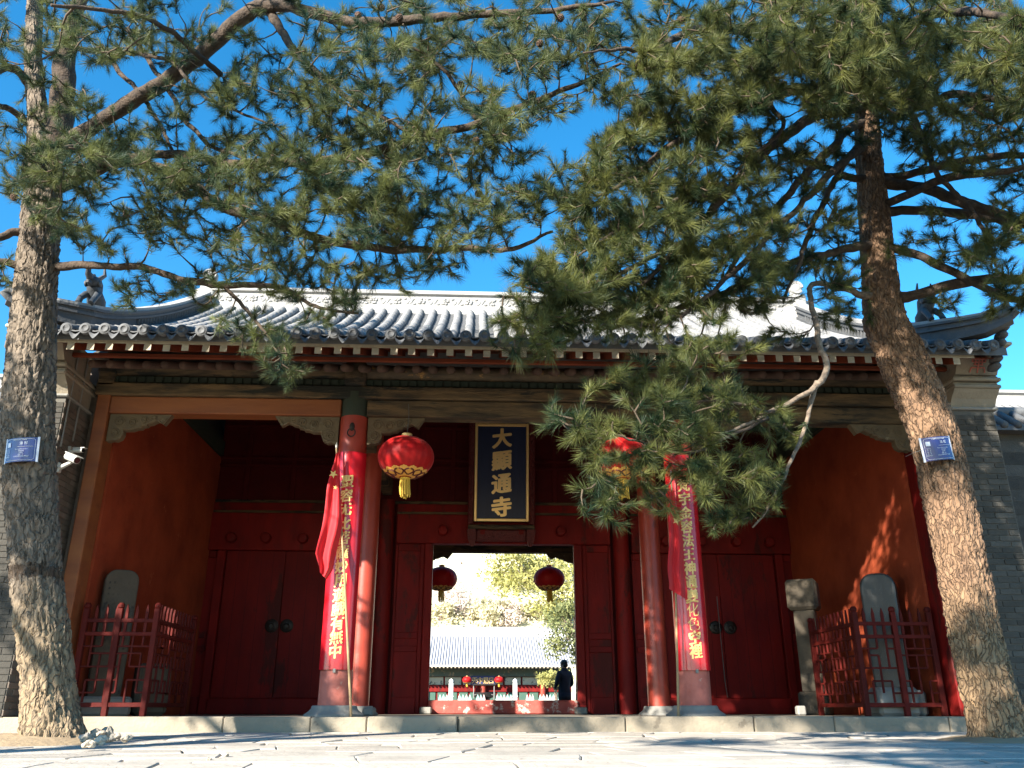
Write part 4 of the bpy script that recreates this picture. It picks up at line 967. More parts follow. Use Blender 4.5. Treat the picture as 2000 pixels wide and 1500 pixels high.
pt_ = thing('hall_plaque', (pq.x, 61.3, pq.z), 'small blue plaque with pale characters over the far hall door', 'sign', rot=(R(8), 0, 0))
pb_ = link('board', MB().cbox(-.84, .84, -.03, .05, -.30, .30, .03).mesh('board', mat('slate_blue_board', (.05, .06, .16), None, 3, .5)), pt_)
for i, ch in enumerate('天中易日'): glyph(ch, .44, M['gold_flat'], pb_, (-.57 + i * .38, -.036, 0), bold=.006, slant=.05, rough=.006, ext=.003)
for px, lb in ((912, 'left'), (974.5, 'right')):
    q = at(px, 1328, 60.7); make_lantern((q.x, 60.7, q.z), .31, 'bright pink-red lantern on the %s of the far hall plaque' % lb, .35, 'lanterns of the far hall')
for px, lb in ((881.5, 'left'), (1006, 'right')):
    q = at(px, 1326, 58); m = MB(); hq = q.z + .5; m.cbox(-.14, .14, -.14, .14, 0, hq - .25, .02); m.lathe([(.11, hq - .25), (.15, hq - .2), (.14, hq - .08), (.0, hq + .03)], 10); m.cbox(-.17, .17, -.17, .17, 1.30, 1.38, .02)
    o = link('stone_post', m.mesh('stone_post', M['far_stone']), None, (q.x, 58, -.5)); tag(o, 'white stone post before the far hall, %s one' % lb, 'post', 'white stone posts in the courtyard')
for i, (p0, p1, c_, wh) in enumerate(((856, 876, 'turq', 'at the left of the left white post'), (894, 921, 'turq', 'just right of the left white post'), (930, 948, 'turq', 'before the incense burner'), (968, 1001, 'turq', 'between incense burner and right white post'), (1027, 1043, 'pink', 'short, well right of the right white post'), (1052, 1097, 'turq', 'longest, beside the standing person'))):
    A, B = at(p0, 1364, 57), at(p1, 1364, 57)
    t = thing('jagged_planter', ((A.x + B.x) / 2, 57, -.5), 'low pale turquoise jagged-topped barrier, ' + wh, 'barrier', 'jagged barriers in the courtyard'); Ln = B.x - A.x
    link('body', MB().cbox(-Ln / 2, Ln / 2, -.1, .1, 0, 1.14, .02).mesh('body', M['far_stone']), t)
    n = max(3, int(Ln / .2))
    for k in range(n):
        u = -Ln / 2 + Ln * (k + .5) / n; pm_ = MB().prism([(u - Ln / n * .48, 1.14), (u + Ln / n * .48, 1.14), (u + Ln / n * .3, 1.30), (u, 1.46), (u - Ln / n * .3, 1.30)], -.07, .07); link('petal', pm_.mesh('petal', M['pink'] if k % 5 == 2 else M[c_]), t)
ib = at(945, 1350, 57.8)
t = thing('incense_burner', (ib.x, 57.8, .30), 'dark iron incense burner with a canopy in front of the far hall', 'incense burner')
link('bowl', MB().lathe([(.5, -.8), (.45, -.2), (.30, .35), (.62, .5), (.66, .72), (.60, .78)], 20).mesh('bowl', M['iron']), t)
for s in (-1, 1):
    for q in (-1, 1): link('post', MB().tube([(s * .62, q * .4, -.8), (s * .66, q * .4, 1.22)], .03, 6).mesh('post', M['conduit']), t)
link('canopy', MB().prism([(-.75, 1.22), (.75, 1.22), (.60, 1.30), (-.60, 1.30)], -.55, .55).mesh('canopy', M['iron']), t)
link('arched_rail', MB().tube([(-.62, -.42, .62), (-.3, -.42, .68), (0, -.42, .72), (.3, -.42, .68), (.62, -.42, .62)], .02, 5).mesh('arched_rail', M['conduit']), t)

# hill behind the hall
M['hill'] = mat('dry_grass_slope', (.60, .57, .42), (.52, .49, .34), .35, .95, c3=(.30, .27, .16), c3s=.5, c3t=.6)
hm = MB(); nx_, ny_ = 60, 34; hv = []
for j in range(ny_):
    Y = 74 + j * 4.0
    for i in range(nx_):
        X = -90 + i * 3.2; q = max(0, (Y - 76) / 60)
        hv.append((X, Y, -.7 + 34 * (1 - math.exp(-1.9 * q)) + (2.2 * mnoise.noise(Vector((X * .05, Y * .05, 0))) + .7 * mnoise.noise(Vector((X * .2, Y * .2, 4)))) * min(1, q * 3)))
hm.add(hv, [(j * nx_ + i, j * nx_ + i + 1, (j + 1) * nx_ + i + 1, (j + 1) * nx_ + i) for j in range(ny_ - 1) for i in range(nx_ - 1)])
hill = struct('hill', hm, M['hill'], 80)
def hz_(X, Y):
    q = max(0, (Y - 76) / 60); return -.7 + 34 * (1 - math.exp(-1.9 * q)) + (2.2 * mnoise.noise(Vector((X * .05, Y * .05, 0))) + .7 * mnoise.noise(Vector((X * .2, Y * .2, 4)))) * min(1, q * 3)
def tri_cloud(name, C, D, size, m, parent, rng, off=(0, 0, 0)):
    "one small triangle at each point of C; D = facing jitter"
    n = len(C); a = rng.normal(size=(n, 3)); a /= np.linalg.norm(a, axis=1)[:, None]; b = rng.normal(size=(n, 3)); b -= a * (a * b).sum(1)[:, None]; b /= np.linalg.norm(b, axis=1)[:, None]
    s = (size * rng.uniform(.6, 1.4, n))[:, None]
    P = np.stack([C + a * s, C - a * s * .5 + b * s * .45, C - a * s * .5 - b * s * .45], 1).reshape(-1, 3) - np.array(off)
    return np_mesh(name, P, 3, m, parent)
def np_mesh(name, P, k, m, parent, loc=(0, 0, 0)):
    me = bpy.data.meshes.new(name); n = len(P) // k
    me.vertices.add(len(P)); me.vertices.foreach_set('co', P.astype(np.float32).ravel())
    me.loops.add(len(P)); me.loops.foreach_set('vertex_index', np.arange(len(P), dtype=np.int32))
    me.polygons.add(n); me.polygons.foreach_set('loop_start', np.arange(0, len(P), k, dtype=np.int32))
    me.update(calc_edges=True); me.materials.append(m)
    o = link(name, me, parent, loc); return o
M['far_needle'] = mat('yellow_green_pine_foliage', (.30, .30, .08), (.46, .42, .16), .7, .7, trans=.3)  # yellow-green needle colour of the far pines
M['near_needle'] = mat('mid_green_pine_foliage', (.16, .19, .07), (.30, .30, .12), 1.2, .7, trans=.3)
M['far_twigs'] = mat('dry_bare_twigs', (.58, .47, .40), (.66, .55, .46), .8, .9)
M['far_straw'] = mat('pale_straw_scrub', (.62, .55, .38), (.55, .52, .32), .8, .9, trans=.2)
rng2 = np.random.default_rng(5)
def far_tree(px, py, Y, H_, rad, label, m, cat='tree', name='pine_tree', dens=1.0, z0=None, size=.30, bare=False, group=None):
    q = at(px, py, Y); base = z0 if z0 is not None else hz_(q.x, Y)
    t = thing(name, (q.x, Y, base), label, cat, group)
    zc = q.z - base
    tr = MB(); tr.tube([(0, 0, -.3), (.1, 0, zc * .5), (0, .1, zc + rad * .4)], [max(.12, rad * .07), max(.09, rad * .05), .04], 7)
    pts = []
    nb = int(14 * dens) + 6
    for k in range(nb):
        d = rng2.normal(size=3); d /= np.linalg.norm(d); r_ = rad * rng2.uniform(.45, 1.0); c = np.array([0, 0, zc]) + d * r_ * np.array([1, 1, .8 * H_])
        tr.tube([(0, 0, max(.2, zc - rad * .6 + rng2.uniform(-.2, .6) * rad)), tuple(c * .55 + np.array([0, 0, zc * .45 - rad * .1])), tuple(c)], [max(.03, rad * .022), max(.02, rad * .014), .012], 4)
        nn = int(150 * dens)
        cl = rng2.normal(size=(nn, 3)) * np.array([.30, .30, .17]) * rad * .75 + c
        pts.append(cl)
        if bare:
            for j in range(16):
                d2 = rng2.normal(size=3) * .5 + d + np.array([0, 0, .5]); d2 /= np.linalg.norm(d2); e = c * .7 + np.array([0, 0, zc * .3]); tr.tube([tuple(e), tuple(e + d2 * rad * rng2.uniform(.3, .7))], [max(.014, rad * .009), .006], 3)
    o = link('trunk', tr.mesh('trunk', M['far_twigs'] if bare else M['branch_pale']), t)
    cr = tri_cloud('crown', np.concatenate(pts), None, size, m, t, rng2); cr['kind'] = 'stuff'
    return t
far_tree(1035, 1128, 92, 1.0, 4.3, 'large yellow-green pine on the hill behind the right rear lantern', M['far_needle'], dens=1.3, size=.26)
far_tree(985, 1150, 96, 1.0, 3.0, 'smaller yellow-green pine left of the large one on the hill', M['far_needle'], dens=.9, size=.24)
far_tree(1098, 1150, 84, 1.0, 3.2, 'olive pine on the hill at the right edge of the doorway', M['far_needle'], dens=.9, size=.24)
far_tree(1122, 1225, 47, 1.5, 1.75, 'darker green pine beside the far hall behind the standing person', M['near_needle'], dens=1.0, z0=-.5, size=.13)
far_tree(1082, 1325, 46, .8, .75, 'low pale pine branch mass in front of the right end of the hall', M['far_needle'], dens=.55, z0=-.5, size=.09)
far_tree(1120, 1090, 100, 1.0, 3.6, 'rusty brown bare tree at the top right of the doorway view', M['far_twigs'], dens=.9, size=.2, bare=True, name='bare_tree')
for i, (px, py, Y, rad, lb, kind) in enumerate(((880, 1170, 92, 3.0, 'bare pinkish tree nearest the left doorway edge on the hill', 't'), (925, 1130, 100, 3.4, 'bare pinkish tree high on the hill right of the left rear lantern', 't'), (915, 1190, 88, 2.4, 'pale bare bush low on the hill above the hall ridge', 't'), (950, 1195, 86, 2.2, 'straw-coloured scrub just above the hall ridge', 's'),
        (860, 1205, 86, 2.0, 'straw scrub at the left end of the hall ridge', 's'), (990, 1205, 86, 2.2, 'reddish dry bush right above the middle of the hall ridge', 't'), (1030, 1205, 87, 2.2, 'pale dry bush above the right of the hall ridge', 's'), (900, 1150, 97, 2.2, 'olive scrub on the hill slope below the bare trees', 's'), (945, 1165, 94, 2.2, 'yellowish scrub beside the smaller hill pine', 's'), (965, 1105, 108, 3.2, 'bare crown highest on the hill near the doorway top', 't'), (870, 1105, 110, 3.0, 'faint bare tree at the top left of the hill', 't'))):
    far_tree(px, py, Y, .9, rad, lb, M['far_twigs'] if kind == 't' else M['far_straw'], cat='tree' if kind == 't' else 'bush', name='bare_tree' if kind == 't' else 'bush', dens=.9, size=.17 if kind == 't' else .22, bare=kind == 't', group='dry trees and bushes on the hill')

# ------------------------------------------------------------------ walls and roofs beside the gate
for s in (-1, 1):
    Yw = 12.6; x0, x1 = 6.14, 15.0
    t = thing('courtyard_wall', (s * 10, Yw, -.19), 'dark brick side wall with tiled coping right of the gate pier' if s > 0 else 'grey brick side wall with tiled coping behind the left pine', 'wall'); off = (s * 10, Yw, -.19)
    a_, b_ = min(s * x0, s * x1), max(s * x0, s * x1)
    part('wall', MB().box(a_, b_, Yw, Yw + .5, -.19, 4.2), M['brick'], t, off=off)
    part('coping', MB().prism([(Yw - .22, 4.20), (Yw - .22, 4.27), (Yw + .25, 4.62), (Yw + .72, 4.27), (Yw + .72, 4.20)], a_, b_, 'x'), M['tile_dark'], t, off=off)
    part('coping_ridge', MB().tube([(a_, Yw + .25, 4.66), (b_, Yw + .25, 4.66)], .09, 10), M['tile_dark'], t, off=off, smooth=60)
    k = 0; x = x0 + .12
    bt = MB().tube([(0, -.25, 4.27), (0, .22, 4.63)], .062, 8).mesh('coping_tile', M['tile_dark']); bt.shade_smooth()
    while x < x1 - .05 and k < 40:
        link('coping_tile', bt, t, (s * x - off[0], Yw - off[1], 0 - off[2])); x += .2235; k += 1
    # coursed brick relief on the front
    for c in range(20):
        z = .1 + c * .2
        jb = MB(); jb.box(a_, b_, Yw - .006, Yw + .002, z, z + .185); part('brick_band', jb, M['brick'], t, off=off)
    # hall roof rising behind the wall
    t2 = thing('side_hall', (s * 12.5, 21, -.03), 'sunlit tiled roof and ridge of the side hall beyond the right wall' if s > 0 else 'tiled roof of the side hall beyond the left wall', 'building'); off = (s * 12.5, 21, -.03)
    a_, b_ = (7.4, 19.0) if s > 0 else (-19, -7.4)
    part('wall', MB().box(a_ + .3, b_ - .3, 18.5, 23.5, -.03, 5.6), M['plaster'], t2, off=off)
    r_ = part('roof', MB().prism([(16.9, 5.15), (16.9, 5.28), (18.5, 6.05), (20.9, 7.75), (25, 5.28), (25, 5.15)], a_, b_, 'x'), M['tile'], t2, off=off)
    rb = MB(); x = a_ + .1
    while x < b_:
        rb.tube([(x, 16.88, 5.31), (x, 18.5, 6.08), (x, 20.8, 7.74)], .066, 6); x += .2235
    o = part('roof_rows', rb, M['tile'], r_, 60); o['kind'] = 'stuff'
    part('main_ridge', MB().prism([(20.7, 7.5), (20.7, 7.95), (20.62, 8.0), (20.62, 8.08), (21.15, 8.08), (21.15, 8.0), (21.1, 7.95), (21.1, 7.5)], a_, b_, 'x'), M['ridge'], r_)
# ------------------------------------------------------------------ pines
def catmull(P, R_, step=.08):
    P = [np.array(p, float) for p in P]; out = []; rad = []
    Q = [2 * P[0] - P[1]] + P + [2 * P[-1] - P[-2]]
    for i in range(1, len(Q) - 2):
        n = max(2, int(np.linalg.norm(Q[i + 1] - Q[i]) / step))
        for k in range(n):
            t = k / n; a, b, c, d = Q[i - 1], Q[i], Q[i + 1], Q[i + 2]
            out.append(.5 * (2 * b + (c - a) * t + (2 * a - 5 * b + 4 * c - d) * t * t + (3 * b - a - 3 * c + d) * t ** 3)); rad.append(R_[i - 1] + (R_[i] - R_[i - 1]) * t)
    out.append(P[-1]); rad.append(R_[-1]); return np.array(out), np.array(rad)
def bark_trunk(pts, rad, m, parent, off, seed, nround=110, amp=.036, flare=True):
    C, r = catmull(pts, rad, .024); k = len(C); vs = np.zeros((k, nround, 3)); up = np.array([1., 0, 0]); L = 0
    for i in range(k):
        t = C[min(i + 1, k - 1)] - C[max(i - 1, 0)]; t /= np.linalg.norm(t); u = up - t * (up @ t); u /= np.linalg.norm(u); b = np.cross(t, u)
        if i: L += np.linalg.norm(C[i] - C[i - 1])
        for j in range(nround):
            a = 2 * math.pi * j / nround; q = Vector((math.cos(a) * 1.5 * r[i] / .25, math.sin(a) * 1.5 * r[i] / .25, L * .85 + seed))
            q += mnoise.noise_vector(q * 2.2) * .16 + mnoise.noise_vector(q * 6) * .05
            d, _ = mnoise.voronoi(q * 4.2); e = d[1] - d[0]; d2, _ = mnoise.voronoi(Vector((q.x, q.y, q.z * 1.8)) * 9.5); e2 = d2[1] - d2[0]
            h = min(1.0, e * 4.2) ** .7; h = h * 1.15 - .45 * (1 - min(1, e2 * 4)) * (h > .35); pl_ = mnoise.cell(Vector((q.x * 4, q.y * 4, q.z * 4))) * .25
            fine = mnoise.noise(q * 26) * .22 + mnoise.noise(q * 55) * .12 + pl_ * h
            lump = .35 * mnoise.noise(Vector((q.x * .7, q.y * .7, L * .8 + seed)))
            sc = r[i] * (1 + .10 * lump * 2) + amp * (r[i] / .25) * (h - .7 + fine)
            if flare and L < .35: sc += .07 * (1 - L / .35) ** 2 * (1 + .7 * math.sin(a * 4 + seed))
            vs[i, j] = C[i] + (u * math.cos(a) + b * math.sin(a)) * sc
    V = vs.reshape(-1, 3) - np.array(off)
    F = [(i * nround + j, i * nround + (j + 1) % nround, (i + 1) * nround + (j + 1) % nround, (i + 1) * nround + j) for i in range(k - 1) for j in range(nround)]
    me = bpy.data.meshes.new('trunk'); me.from_pydata([tuple(v) for v in V], [], F); me.materials.append(m); me.shade_smooth(); return link('trunk', me, parent)
def grow(limbs, targets, rng, maxlen=1.1):
    "connect every twig tip to the nearest part of the tree with a curved twig; returns paths and shoots"
    NP = [np.concatenate([l[0] for l in limbs])]; ND = [np.concatenate([np.gradient(l[0], axis=0) for l in limbs])]
    cap = len(NP[0]) + len(targets) * 14; P = np.zeros((cap, 3)); D = np.zeros((cap, 3)); n = len(NP[0]); P[:n] = NP[0]; D[:n] = ND[0]
    T = np.asarray(targets); d0 = np.array([((P[:n] - t) ** 2).sum(1).min() for t in T]); order = np.argsort(d0)
    paths = []; shoots = []
    for q in order:
        t = T[q]; dv = t - P[:n]; dd = (dv ** 2).sum(1)
        dn = D[:n] / (np.linalg.norm(D[:n], axis=1)[:, None] + 1e-9); al = (dv * dn).sum(1) / np.sqrt(dd + 1e-9)
        i = np.argmin(dd * (1.35 - .55 * al)); p0 = P[i]; L = math.sqrt(dd[i])
        if L < .05: continue
        s = dn[i] * .5 + dv[i] / L * .6; s /= np.linalg.norm(s)
        k = max(3, int(L / .11) + 2); us = np.linspace(0, 1, k); sag = np.array([0, 0, -1.0]) * .10 * L; jit = rng.normal(size=3) * .07 * L
        c1 = p0 + s * L * .4; c2 = t - dv[i] / L * L * .3 + sag + jit
        b = ((1 - us) ** 3)[:, None] * p0 + (3 * us * (1 - us) ** 2)[:, None] * c1 + (3 * us ** 2 * (1 - us))[:, None] * c2 + (us ** 3)[:, None] * t
        m_ = min(k - 1, cap - n); P[n:n + m_] = b[1:1 + m_]; D[n:n + m_] = np.gradient(b, axis=0)[1:1 + m_]; n += m_
        paths.append(b); e = b[-1] - b[-2]; e /= np.linalg.norm(e) + 1e-9; shoots.append((t, e))
        if L > .35:
            for f in (.55, .78):
                if rng.random() < .55:
                    j = int(f * (k - 1)); e2 = b[min(j + 1, k - 1)] - b[j]; e2 /= np.linalg.norm(e2) + 1e-9; e2 = e2 + rng.normal(size=3) * .7; shoots.append((b[j], e2 / np.linalg.norm(e2)))
    return paths, shoots
def twig_mesh(paths, m, parent, off, r0=.008, r1=.0035):
    V = []; F = []; n = 4; o = 0
    for b in paths:
        L = np.linalg.norm(b[-1] - b[0]); ra = r0 + .009 * min(1.4, L); k = len(b)
        for i in range(k):
            t = b[min(i + 1, k - 1)] - b[max(i - 1, 0)]; t = t / (np.linalg.norm(t) + 1e-9); u = np.cross(t, [.31, .22, .92]); u /= np.linalg.norm(u) + 1e-9; w_ = np.cross(t, u); r_ = ra + (r1 - ra) * i / (k - 1)
            V += [b[i] + u * r_, b[i] + w_ * r_, b[i] - u * r_, b[i] - w_ * r_]
        F += [(o + i * n + j, o + i * n + (j + 1) % n, o + (i + 1) * n + (j + 1) % n, o + (i + 1) * n + j) for i in range(k - 1) for j in range(n)]; o += k * n
    me = bpy.data.meshes.new('twigs'); me.from_pydata([tuple(v) for v in np.array(V) - np.array(off)], [], F); me.materials.append(m); me.shade_smooth(); ob = link('twigs', me, parent); ob['kind'] = 'stuff'; return ob
def needles(shoots, m, parent, off, rng, per=90, length=.115, width=.0034, upturn=.35):
    n = len(shoots); S = np.array([s[0] for s in shoots]); E = np.array([s[1] for s in shoots]); E = E + np.array([0, 0, upturn]) + rng.normal(size=(n, 3)) * .18; E /= np.linalg.norm(E, axis=1)[:, None]
    a = rng.normal(size=(n, 3)); a -= E * (E * a).sum(1)[:, None]; a /= np.linalg.norm(a, axis=1)[:, None]; b = np.cross(E, a)
    sz = rng.uniform(.6, 1.25, n); sl_ = rng.uniform(.07, .17, n)
    u = rng.random((n, per)); ph = rng.random((n, per)) * 2 * np.pi; th = np.radians(rng.uniform(14, 74, (n, per)) * (1.05 - .55 * u) + 4)
    base = S[:, None] + E[:, None] * ((u - .72) * sl_[:, None])[..., None]
    rad = a[:, None] * np.cos(ph)[..., None] + b[:, None] * np.sin(ph)[..., None]
    dr = E[:, None] * np.cos(th)[..., None] + rad * np.sin(th)[..., None]
    ln = length * sz[:, None] * rng.uniform(.75, 1.1, (n, per))
    side = np.cross(dr, rng.normal(size=(n, per, 3))); side /= np.linalg.norm(side, axis=-1)[..., None] + 1e-9
    mid = base + dr * (ln * .55)[..., None]; tip = base + dr * ln[..., None]; tip[..., 2] -= ln * .10
    wv = side * width * .5
    P = np.stack([base - wv, tip, base + wv], 2).reshape(-1, 3) - np.array(off)
    o = np_mesh('crown', P, 3, m, parent); o['kind'] = 'stuff'; return o
def sample(ells, rng):
    "twig tips gathered in loose sprays, with gaps between the sprays"
    T = []
    for (cx, cy, rx, ry, n, y0, y1) in ells:
        left = n
        while left > 0:
            while True:
                x, y = rng.uniform(-1, 1, 2)
                if x * x + y * y < 1: break
            Yc = rng.uniform(y0, y1); k = min(left, int(rng.integers(3, 10))); left -= k; sp = rng.uniform(8, 17)
            for _ in range(k): T.append(tuple(at(cx + x * rx + rng.normal() * sp * 1.3, cy + y * ry + rng.normal() * sp * .75, Yc + rng.normal() * .09)))
    return T
cone_me = MB()
for k in range(7):
    zq = -.03 + k * .0095; rq = .028 * math.sin(math.pi * (k + .8) / 8.2)
    for j in range(8): a = 2 * math.pi * (j + .5 * (k % 2)) / 8; cone_me.ball((rq * math.cos(a), rq * math.sin(a), zq), (.0105, .0105, .007), 5, 4)
cone_me.ball((0, 0, 0), (.022, .022, .034), 8, 6)
cone_me = cone_me.mesh('pine_cone', M['cone'])
def pine(label, trunk, limbs_px, ells, bark, nm, seed, per, cones=(), pale=(), width=.0034, upturn=.35, length=.115, dens=1.0):
    base = at(*trunk[0][:3]); off = (base.x, base.y, base.z)
    t = thing('pine_tree', off, label, 'tree', 'old pines in the forecourt')
    rng = np.random.default_rng(seed)
    tp = [tuple(at(*p[:3])) for p in trunk]; tr = [p[3] for p in trunk]
    tk = bark_trunk(tp, tr, bark, t, off, seed)
    limbs = []
    tc = catmull(tp, tr, .08); 
    for i, lb in enumerate(limbs_px):
        Pw = [np.array(at(*p[:3])) for p in lb]; Rw = [p[3] for p in lb]
        if Rw[-1] > .02: e_ = Pw[-1] - Pw[-2]; e_ /= np.linalg.norm(e_); Pw.append(Pw[-1] + e_ * 1.1 + np.array([0, 0, .15])); Rw.append(.007)      # limbs run out to a thin tip
        C, r = catmull([tuple(q) for q in Pw], Rw, .06)
        wob = np.cumsum(rng.normal(size=C.shape) * .006, axis=0); wob -= np.linspace(0, 1, len(C))[:, None] * wob[-1]; C = C + wob
        limbs.append((C, r)); mb = MB(); mb.tube([Vector(p) - base for p in C], list(r * (1 + .10 * np.array([mnoise.noise(Vector(p) * 9) for p in C]))), 10)
        o = link('branch', mb.mesh('branch', M['branch_pale'] if i in pale else M['branch']), t); o.data.shade_smooth()
    feed = limbs + [(tc[0][int(len(tc[0]) * .55):], None)]
    paths, shoots = grow([(l[0], None) for l in feed], sample([(*e[:4], int(e[4] * (dens if e[1] < 640 else 1.25) + .5), *e[5:]) for e in ells], rng), rng)
    twig_mesh(paths, M['twig'], t, off); needles(shoots, nm, t, off, rng, per, length, width, upturn)
    for (px, py, Y) in cones:
        p = at(px, py, Y); o = link('pine_cone', cone_me, t, p - base, (rng.uniform(0, 3), rng.uniform(0, 3), 0))
    return t
Y8 = 8.0
LT = [(100, 1462, Y8, .235), (92, 1300, Y8, .205), (70, 1120, Y8, .205), (57, 900, Y8, .225), (58, 760, Y8, .228), (66, 620, Y8, .205), (74, 500, Y8, .195), (82, 400, Y8, .185), (84, 320, Y8, .165), (76, 230, Y8, .105), (66, 140, Y8, .092), (68, 20, Y8, .085), (75, -120, Y8, .07)]
LL = [
 [(96, 330, 8, .13), (118, 230, 7.95, .135), (132, 130, 7.9, .12), (145, 60, 7.8, .09), (175, -30, 7.7, .07)],
 [(100, 300, 8, .10), (190, 246, 7.7, .078), (300, 187, 7.3, .082), (400, 112, 7.0, .08), (465, 52, 6.8, .078), (520, 20, 6.7, .07), (610, 38, 6.5, .055), (710, 60, 6.4, .05), (850, 48, 6.3, .042), (960, 35, 6.2, .035), (1080, 25, 6.1, .025), (1200, 2, 6.0, .014)],
 [(525, 24, 6.7, .05), (570, 92, 6.5, .036), (640, 162, 6.4, .03), (705, 205, 6.3, .024), (790, 255, 6.2, .014)],
 [(96, 380, 8, .07), (230, 322, 7.7, .045), (330, 345, 7.4, .045), (420, 405, 7.2, .05), (505, 432, 7.0, .045), (620, 468, 6.9, .04), (780, 496, 6.8, .035), (900, 490, 6.7, .028), (1000, 488, 6.6, .022), (1080, 452, 6.5, .012)],
 [(92, 350, 8, .06), (300, 300, 7.2, .042), (450, 312, 6.9, .045), (600, 310, 6.7, .045), (720, 290, 6.5, .045), (830, 258, 6.4, .042), (930, 235, 6.3, .036), (1030, 195, 6.2, .03), (1130, 160, 6.1, .022), (1212, 124, 6.0, .012)],
 [(100, 522, 8, .05), (200, 520, 7.8, .036), (290, 524, 7.7, .034), (380, 548, 7.5, .034), (440, 560, 7.4, .032), (540, 560, 7.2, .024), (610, 598, 7.0, .017), (700, 612, 6.9, .01)],
 [(440, 560, 7.4, .022), (482, 602, 7.3, .018), (520, 650, 7.2, .014), (548, 700, 7.1, .009)],
 [(70, 460, 8, .05), (30, 455, 7.9, .042), (-20, 472, 7.8, .035)], [(70, 530, 8, .045), (20, 515, 7.9, .04), (-30, 500, 7.8, .03)],
 [(200, 90, 7.8, .03), (262, 165, 7.5, .024), (318, 245, 7.3, .02), (345, 330, 7.1, .012)],
 [(250, 60, 7.6, .03), (320, 165, 7.3, .025), (400, 272, 7.0, .022), (480, 310, 6.8, .014)],
 [(150, 95, 7.8, .03), (250, 110, 7.4, .025), (340, 130, 7.0, .02), (400, 190, 6.8, .016), (520, 240, 6.5, .01)],
 [(930, 235, 6.3, .02), (870, 150, 6.2, .018), (800, 90, 6.1, .012)],
 [(60, 170, 8, .05), (20, 130, 7.8, .045), (-20, 150, 7.6, .03)], [(66, 250, 8, .04), (20, 215, 7.8, .035), (-30, 190, 7.6, .03)],
 [(430, 145, 6.9, .03), (330, 60, 6.2, .024), (230, 20, 5.8, .02), (100, 10, 5.5, .014)],
 [(230, 322, 7.6, .03), (180, 300, 7.0, .025), (120, 290, 6.5, .02), (80, 330, 6.2, .01)],
]
LE = [(50, 50, 110, 80, 46, 5.8, 8.4), (190, 55, 130, 75, 52, 5.8, 8.4), (330, 55, 110, 70, 36, 6, 8), (450, 130, 110, 90, 30, 6, 7.6), (600, 90, 130, 100, 46, 5.8, 7.2), (760, 70, 130, 90, 52, 5.6, 7), (900, 60, 140, 75, 50, 5.6, 6.8), (1050, 60, 120, 70, 40, 5.6, 6.6), (1140, 120, 80, 80, 28, 5.6, 6.6),
      (560, 240, 130, 80, 44, 5.9, 7.2), (700, 220, 120, 90, 54, 5.8, 7), (850, 180, 140, 100, 62, 5.7, 7), (1000, 170, 120, 90, 52, 5.6, 6.8), (950, 290, 90, 50, 26, 5.8, 6.8), (120, 190, 80, 50, 22, 6.5, 8.2), (30, 300, 50, 120, 22, 6.5, 8.2),
      (120, 310, 100, 50, 34, 6.0, 7.6), (260, 320, 150, 75, 70, 6.2, 7.8), (420, 320, 130, 70, 70, 6.2, 7.6), (560, 350, 140, 75, 74, 6.0, 7.3), (720, 330, 140, 80, 70, 5.9, 7.1), (850, 320, 110, 70, 46, 5.9, 7), (640, 430, 160, 60, 62, 6.2, 7.4), (820, 430, 130, 65, 48, 6.1, 7.2), (960, 420, 100, 75, 44, 6, 7), (1060, 400, 65, 55, 22, 6, 6.9), (430, 440, 150, 50, 40, 6.6, 7.6), (260, 440, 130, 55, 40, 6.8, 7.8), (130, 400, 90, 55, 36, 6.6, 7.9),
      (330, 545, 110, 30, 14, 7, 7.8), (270, 555, 80, 40, 8, 7.2, 7.8), (560, 540, 130, 50, 36, 6.6, 7.4), (690, 555, 70, 45, 24, 6.6, 7.2), (500, 690, 70, 55, 22, 6.9, 7.4), (545, 720, 35, 50, 9, 6.9, 7.3), (800, 545, 35, 40, 7, 6.5, 6.9), (860, 500, 60, 25, 10, 6.5, 7), (460, 610, 60, 40, 9, 7, 7.5), (10, 540, 30, 40, 5, 7.6, 8.2), (640, 600, 60, 30, 10, 6.8, 7.2), (-90, 60, 90, 90, 26, 6.2, 8.0), (-100, 260, 80, 110, 26, 6.4, 8.0), (-90, 470, 80, 60, 16, 7.2, 8.0), (150, -80, 220, 60, 34, 6, 8), (600, -80, 300, 60, 34, 5.8, 7), (1180, 50, 90, 50, 22, 5.6, 6.4), (1215, 150, 45, 50, 10, 5.6, 6.3), (1060, 330, 60, 50, 12, 5.9, 6.7), (740, 420, 120, 70, 26, 6, 7.2), (400, 210, 90, 70, 20, 6.4, 7.4)]
conesL = [(745, 15, 6.2), (780, 35, 6.2), (1055, 85, 6.1), (1135, 92, 6.0), (900, 165, 6.3), (1040, 185, 6.1), (935, 378, 6.6), (930, 275, 6.4), (620, 225, 6.6), (1155, 60, 6.0), (1095, 35, 6.0), (700, 30, 6.3), (28, 385, 7), (520, 330, 6.8)]
treeL = pine('old pine with straight grey-brown trunk and blue plate left of the gate', LT, LL, LE, M['bark_l'], M['needle_l'], 3, 105, conesL, upturn=.45, dens=3.0, width=.0038)

